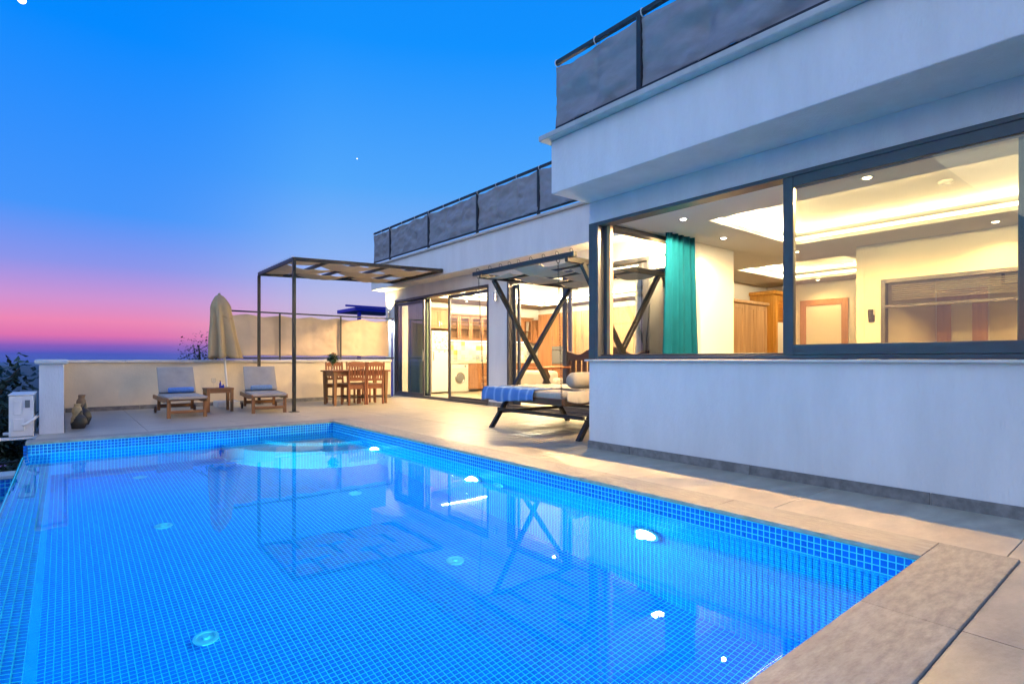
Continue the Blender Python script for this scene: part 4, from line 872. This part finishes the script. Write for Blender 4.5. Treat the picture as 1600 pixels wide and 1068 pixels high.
# closed parasol
t = thing('parasol', 'closed beige parasol leaning slightly between the loungers', 'parasol', (2.72, 13.12, -.02))
bx, by = 2.76, 13.12
top_ = Vector((2.58, 13.12, 2.38)); ax = (top_ - Vector((bx, by, 0)))
MB().tube([(bx, by, 0), top_], .022, 12).build('pole', 'white_plastic', t, smooth=60)
MB().box(bx - .26, bx + .18, by - .22, by + .22, -.019, .11).build('base', 'stone_base', t, bev=.02, seg=2); MB().tube([(bx, by, .1), Vector((bx, by, 0)) + ax * .14], .032, 12).build('sleeve', 'steel', t, smooth=60)
def canopy(z0, z1, r_of, folds, amp, ph):
    def fn(u, v):
        a = u * 2 * math.pi; q = z0 + (z1 - z0) * v; c = Vector((bx, by, 0)) + ax * (q / 2.38)
        f_ = math.cos(folds * a + ph + .5 * math.sin(3 * a)); r = r_of(v) * (1 + amp * (1 - v) ** .4 * f_ + .08 * noise.noise(Vector((math.cos(a) * 2, math.sin(a) * 2, v * 3 + ph))))
        z = q + (.02 * math.sin(folds * a) + .025 * noise.noise(Vector((math.cos(a) * 3, math.sin(a) * 3, ph)))) * (1 - v) ** 3
        return (c.x + r * math.cos(a), c.y + r * .85 * math.sin(a), z)
    return fn
MB().grid(canopy(1.03, 2.36, lambda v: (.275 - .13 * v) * min(1, math.sqrt((1 - v) / .16) + .06), 7, .3, .5), 128, 26).build('canopy', 'umbrella_cloth', t, smooth=180, solid=.004, fix=False)
MB().grid(canopy(1.88, 2.385, lambda v: .19 * min(1, math.sqrt((1 - v) / .6) + .04) + .004, 7, .14, .9), 96, 12).build('vent_flap', 'umbrella_cloth', t, smooth=180, solid=.004, fix=False)
MB().lathe([(.0, 0), (.028, 0), (.022, .03), (.0, .035)], top_, 12).build('finial', 'umbrella_cloth', t, smooth=50)
# floor vases
def twist_vase(name, c, h, r, ma, mb_, label):
    t = thing(name, label, 'vase', c, 'floor vases by the end wall')
    KEY = [(0, .72), (.06, .8), (.25, 1.0), (.42, .92), (.58, .62), (.70, .66), (.80, .60), (.90, .40), (1, .46)]
    def prof(v):
        for (a, p), (b, q) in zip(KEY[:-1], KEY[1:]):
            if v <= b + 1e-9: w = (v - a) / (b - a); w = w * w * (3 - 2 * w); return r * (p + (q - p) * w)
    def fn(u, v):
        a = u * 2 * math.pi; q = prof(v) * (1 + .06 * math.cos(2 * a + v * 4)); cx = .012 * math.sin(v * 6)
        return (c[0] + cx + q * math.cos(a), c[1] + q * math.sin(a), c[2] + h * v)
    nu, nv = 40, 30; full = MB().grid(fn, nu, nv)
    up_, lo_ = MB(), MB(); up_.v = list(full.v); lo_.v = list(full.v)
    for k, f_ in enumerate(full.f):
        i, j = k % nu, k // nu; u, v = i / nu, j / nv
        (up_ if v > .42 + .3 * math.sin(u * 2 * math.pi + 2.2) else lo_).f.append(f_)
    for q, nme, m_ in ((up_, 'glazed_top', ma), (lo_, 'glazed_base', mb_)):
        used = sorted({i for f_ in q.f for i in f_}); mp = {o: k for k, o in enumerate(used)}; q.v = [q.v[i] for i in used]; q.f = [tuple(mp[i] for i in f_) for f_ in q.f]
        q.build(nme, m_, t, smooth=60, solid=.006, fix=False)
twist_vase('floor_vase', (.16, 10.28, -.02), .37, .095, 'vase_tan', 'vase_black', 'tan and black twisted floor vase at the foot of the end wall')
twist_vase('floor_vase', (.22, 10.85, -.02), .47, .10, 'vase_brown', 'vase_black', 'taller brown floor vase standing behind the two tone one')
# ================================================================== DINING
t = thing('dining_table', 'wooden dining table set against the parapet wall', 'table', (5.18, 12.05, -.02))
MB().box(4.5, 5.86, 11.68, 12.42, .72, .755).build('tabletop', 'mahog_x', t, bev=.006)
for x in (4.58, 5.78):
    for y in (11.76, 12.34): MB().bar((x, y, -.02), (x, y, .72), .05, .05, w2=.085, h2=.085).build('leg', 'teak_z', t, bev=.003)
MB().box(4.62, 5.74, 11.74, 11.765, .63, .72).box(4.62, 5.74, 12.335, 12.36, .63, .72).box(4.56, 4.585, 11.8, 12.3, .63, .72).box(5.775, 5.8, 11.8, 12.3, .63, .72).build('apron', 'mahog_x', t)
c0 = thing('dining_chair', 'x', 'chair', (0, 0, 0))
for s in (-1, 1):
    MB().bar((s * .19, -.21, 0), (s * .19, -.2, .45), .038, .04).build('leg', 'mahog_z', c0, bev=.003); MB().bar((s * .19, .19, 0), (s * .19, .19, .43), .038).build('leg', 'mahog_z', c0, bev=.003)
    MB().bar((s * .19, -.2, .45), (s * .19, -.265, .96), .038, .035).build('back_post', 'mahog_z', c0, bev=.003)
    MB().bar((s * .19, -.19, .17), (s * .19, .18, .17), .022, .035).build('stretcher', 'dark_wood_y', c0)
MB().bar((-.19, 0, .17), (.19, 0, .17), .022, .035).build('stretcher', 'dark_wood_y', c0)
MB().box(-.215, .215, -.2, .215, .44, .47).build('seat', 'mahog_x', c0, bev=.008, seg=2); MB().box(-.2, .2, -.205, -.185, .36, .44).box(-.2, .2, .18, .2, .38, .44).build('apron', 'mahog_x', c0)
MB().prism([(-.175, .86), (.175, .86), (.175, .935)] + [(.175 - .35 * k / 10, .935 + .035 * math.sin(math.pi * k / 10)) for k in range(1, 10)] + [(-.175, .935)], 'Y', -.268, -.246).build('top_rail', 'mahog_x', c0, bev=.004)
MB().box(-.175, .175, -.232, -.212, .54, .59).build('lower_rail', 'mahog_x', c0, bev=.004)
for k in range(5): MB().bar((-.13 + k * .065, -.222, .585), (-.13 + k * .065, -.256, .87), .035, .012, upv=(0, 1, 0)).build('slat', 'mahog_z', c0)
GC = 'chairs round the dining table'
c0.location = (5.03, 11.84, -.02); tag(c0, 'slatted wooden chair with its back to the pool, left of the near pair', 'chair', GC)
for loc, rz, l in (((5.46, 11.85, -.02), 0, 'slatted wooden chair with its back to the pool, right of the near pair'), ((4.92, 12.43, -.02), 180, 'slatted wooden chair on the wall side of the table, beside the flowers'), ((5.42, 12.43, -.02), 180, 'slatted wooden chair on the wall side of the table, nearer the house')):
    c = copy_tree(c0); c.location = loc; c.rotation_euler.z = R(rz); tag(c, l, 'chair', GC)
# flowers
def leaf_cloud(m, c, r, n, size, rng, flat=.6):
    c = Vector(c)
    for k in range(n):
        while True:
            p = Vector((rng.uniform(-1, 1), rng.uniform(-1, 1), rng.uniform(-1, 1)))
            if p.length < 1: break
        q = c + Vector((p.x * r[0], p.y * r[1], p.z * r[2])); s = size * rng.uniform(.6, 1.3)
        d = Vector((rng.uniform(-1, 1), rng.uniform(-1, 1), rng.uniform(-.8, .5))).normalized(); a = d.cross(Vector((rng.uniform(-.4, .4), rng.uniform(-.4, .4), 1))).normalized()
        u_ = d.cross(a) * s * .12
        m.add([q, q + d * s * .5 + a * s * .28 + u_, q + d * s, q + d * s * .5 - a * s * .28 + u_], [(0, 1, 2, 3)])
    return m
rng = random.Random(3)
t = thing('flower_vase', 'glass vase of white and peach flowers on the dining table', 'flowers', (4.66, 12.1, .755))
MB().lathe([(.0, 0), (.045, 0), (.04, .02), (.022, .06), (.028, .1), (.05, .17), (.055, .19), (.05, .19), (.024, .1), (.0, .02)], (4.66, 12.1, .756), 20).build('vase', 'glass', t, smooth=50)
leaf_cloud(MB(), (4.66, 12.1, 1.03), (.11, .11, .1), 260, .07, rng).build('foliage', 'leaf', t, fix=False)
for k in range(11):
    a = rng.uniform(0, 6.28); r_ = rng.uniform(.02, .11); c = (4.66 + r_ * math.cos(a), 12.1 + r_ * math.sin(a), 1.06 + rng.uniform(-.05, .09))
    leaf_cloud(MB(), c, (.012, .012, .012), 16, .036, rng).build('flower', 'flower_white' if k % 3 else 'flower_peach', t, fix=False)
for k in range(6): a = rng.uniform(0, 6.28); MB().tube([(4.66, 12.1, .78), (4.66 + .06 * math.cos(a), 12.1 + .06 * math.sin(a), 1.03)], .003, 5).build('stem', 'leaf', t)

# ================================================================== WALL LAMPS
def sconce_updown(x, y, z, label):
    t = thing('wall_light', label, 'wall light', (x, y, z), 'up and down wall lights')
    MB().lathe([(.03, -.09), (.04, -.09), (.04, .09), (.03, .09), (.028, .085), (.028, -.085)], (x - .07, y, z), 20).build('cylinder', 'steel', t, smooth=40)
    MB().bar((x, y, z), (x - .035, y, z), .03).build('bracket', 'steel', t)
    return t
t = sconce_updown(7.25, 14.48, 2.28, 'lit up and down wall light at the far corner of the house')
MB().lathe([(.0, .07), (.027, .07), (.027, .078), (.0, .078)], (7.18, 14.48, 2.28), 12).build('upper_lens', 'bulb_warm', t); MB().lathe([(.0, -.078), (.027, -.078), (.027, -.07), (.0, -.07)], (7.18, 14.48, 2.28), 12).build('lower_lens', 'cool_lens', t)
lamp('SPOT', 'up_lamp', (7.15, 14.48, 2.39), 160, (1, .72, .32), t, .02, (0, 0, 1), 130, .7); lamp('SPOT', 'down_lamp', (7.13, 14.46, 2.17), 160, (.9, 1, .96), t, .02, (-.1, 0, -1), 150, .6)
t = sconce_updown(7.25, 9.42, 2.35, 'unlit steel wall light on the white pier between the sliding doors')
t = thing('lantern', 'lit wall lantern on a dark bracket behind the side window', 'wall light', (7.2, 5.1, 2.2))
MB().box(7.22, 7.25, 5.0, 5.2, 2.12, 2.34).build('plate', 'black_steel', t, bev=.004); MB().prism([(7.22, 2.32), (6.98, 2.32), (6.98, 2.28), (7.1, 2.25), (7.22, 2.12)], 'Y', 5.06, 5.14).build('bracket', 'black_steel', t, bev=.004)
MB().lathe([(.0, 0), (.05, 0), (.055, .06), (.0, .06)], (7.05, 5.1, 2.321), 16).build('holder', 'black_steel', t, smooth=40); MB().lathe([(.0, .06), (.05, .07), (.075, .13), (.075, .2), (.05, .26), (.0, .28)], (7.05, 5.1, 2.321), 20).build('globe', 'bulb_warm', t, smooth=60)
lamp('POINT', 'globe_lamp', (6.9, 5.1, 2.52), 560, (1, .66, .30), t, .05)

# ================================================================== AIR CONDITIONER, PLANTS
t = thing('air_conditioner', 'white outdoor air conditioner unit on a bracket beside the end wall', 'air conditioner', (-.47, 10.1, -.03))
bd = MB().box(-.56, -.31, 9.72, 10.52, -.02, .52).build('body', 'white_plastic', t, bev=.015, seg=2)
MB().box(-.57, -.30, 9.71, 10.53, .521, .54).build('lid', 'white_plastic', t, bev=.008); MB().box(-.52, -.40, 9.70, 9.719, .06, .22).build('valve_cover', 'white_plastic', t, bev=.006)
MB().box(-.51, -.43, 9.705, 9.719, .27, .46).build('side_panel', 'white_plastic', t, bev=.004); MB().box(-.40, -.35, 9.712, 9.719, .36, .46).build('rating_label', 'grey_plastic', t)
MB().tube([(-.42, 9.70, .14), (-.38, 9.66, .15), (-.3, 9.72, .22), (-.27, 9.95, .25)], .02, 8).build('pipe', 'white_plastic', t, smooth=60)
MB().torus((-.565, 10.2, .26), .2, .012, (1, 0, 0), 32, 6).build('fan_grille', 'grey_plastic', t, smooth=60)
for y in (9.73, 10.42): MB().box(-.66, -.26, y, y + .06, -.06, -.025).build('bracket', 'white_plastic', t, bev=.003)
def tree(name, base, h, crown, n, size, label, rng, cat='tree', group=None, m='leaf_dark', spread=.5):
    t = thing(name, label, cat, base, group); b = Vector(base); tr = MB()
    pts = [b + Vector((.06 * h * math.sin(k * 1.3), .05 * h * math.cos(k * 1.7), h * k / 5)) for k in range(6)]
    tr.tube(pts, [h * .03 * (1 - k / 7) for k in range(6)], 8)
    lf = MB()
    for k in range(crown):
        a = rng.uniform(0, 6.28); q = rng.uniform(.35, 1); s = pts[min(5, 2 + int(q * 3))]
        e = s + Vector((math.cos(a) * spread * h * rng.uniform(.4, 1), math.sin(a) * spread * h * rng.uniform(.4, 1), h * rng.uniform(.0, .35)))
        mid = s.lerp(e, .5) + Vector((0, 0, h * .05)); tr.tube([s, mid, e], [h * .012, h * .008, h * .003], 5)
        for c in (mid, e, s.lerp(e, .75)): leaf_cloud(lf, c, (h * .13, h * .13, h * .1), n, size, rng)
    tr.build('trunk', 'bark', t, smooth=60); lf.build('crown', m, t, fix=False); return t
rng = random.Random(11)
tree('olive_tree', (-.95, 13.6, -2.7), 3.15, 13, 26, .17, 'leafy dark tree rising behind the air conditioner', rng, spread=.2)
for x, y, h, l in ((-1.6, 24, 5.5, 'nearest dark tree on the slope below the horizon at the left edge'), (-2.2, 33, 6.5, 'second dark tree down the slope at the left edge'), (-3.4, 47, 7.5, 'farthest dark tree down the slope at the left edge')):
    tree('slope_tree', (x, y, hgt(x, y) - .2), h, 16, 40, .3, l, rng, 'tree', 'trees down the slope', spread=.3)
tree('bush', (2.98, 16.2, -2.7), 3.7, 16, 130, .07, 'dark bush peeking over the parapet beside the parasol', rng, 'bush', spread=.05)
for k, (x, y, h, l) in enumerate([(-.85, 11.4, 1.75, 'dark shrub with small flowers just below the air conditioner'), (-1.5, 12.4, 2.0, 'dark shrub further down the slope left of the overflow basin'), (-.9, 15.6, 2.2, 'dark shrub on the slope behind the end wall'), (-1.5, 18.8, 2.6, 'dark shrub at the far left edge of the slope')]):
    s = tree('shrub', (x, y, -2.7), h, 20, 60, .12, l, rng, 'shrub', 'shrubs on the slope below the terrace', spread=.2)
    if k == 0:
        for j in range(26): leaf_cloud(MB(), (x + rng.uniform(-.5, .6), y - .45 + rng.uniform(-.15, .15), -.8 + rng.uniform(-.35, .3)), (.01, .01, .01), 8, .05, rng).build('flower', 'flower_white' if j % 3 else 'flower_purple', s, fix=False)
# low iron railing by the basin
t = thing('garden_railing', 'thin black garden railing behind the overflow basin', 'railing', (-1.6, 9.3, -1.2))
MB().bar((-3.4, 9.6, -.45), (-.45, 9.6, -.32), .02).build('top_rail', 'black_steel', t)
for k in range(24): x = -3.35 + k * .125; MB().tube([(x, 9.6, -1.3), (x, 9.6, -.45 + .13 * (x + 3.4) / 2.95)], .006, 5).build('bar', 'black_steel', t)
# evening star, and a glowing ball added for a probable lens flare spot
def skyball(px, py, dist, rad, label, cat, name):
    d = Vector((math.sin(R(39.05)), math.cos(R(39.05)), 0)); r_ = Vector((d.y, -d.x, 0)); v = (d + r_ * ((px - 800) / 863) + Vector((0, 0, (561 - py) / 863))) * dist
    MB().lathe([(rad * math.sin(a), -rad * math.cos(a)) for a in [math.pi * k / 12 for k in range(13)]], v + Vector((0, 0, 1)), 20).build(name, 'sky_spot_glow', smooth=180, label=label, cat=cat)
skyball(34, 0, 20000, 130, 'small bright lens flare spot at the upper left edge of the sky', 'flare_spot', 'flare_spot'); skyball(558, 248, 20000, 18, 'tiny bright evening star in the blue sky', 'star', 'star')

# ================================================================== evening haze
hz, ht, ho = new_mat('haze_air'); pv_ = ht.nodes.new('ShaderNodeVolumePrincipled'); pv_.inputs['Density'].default_value = .00006; pv_.inputs['Color'].default_value = (.75, .85, 1, 1); pv_.inputs['Anisotropy'].default_value = .2
ht.links.new(pv_.outputs[0], ho.inputs['Volume'])
HAZE = True
if HAZE: MB().box(-4000, 4000, -4000, 5200, -135, 30).build('haze', 'haze_air', kind='stuff', label='thin blue evening haze over the bay')
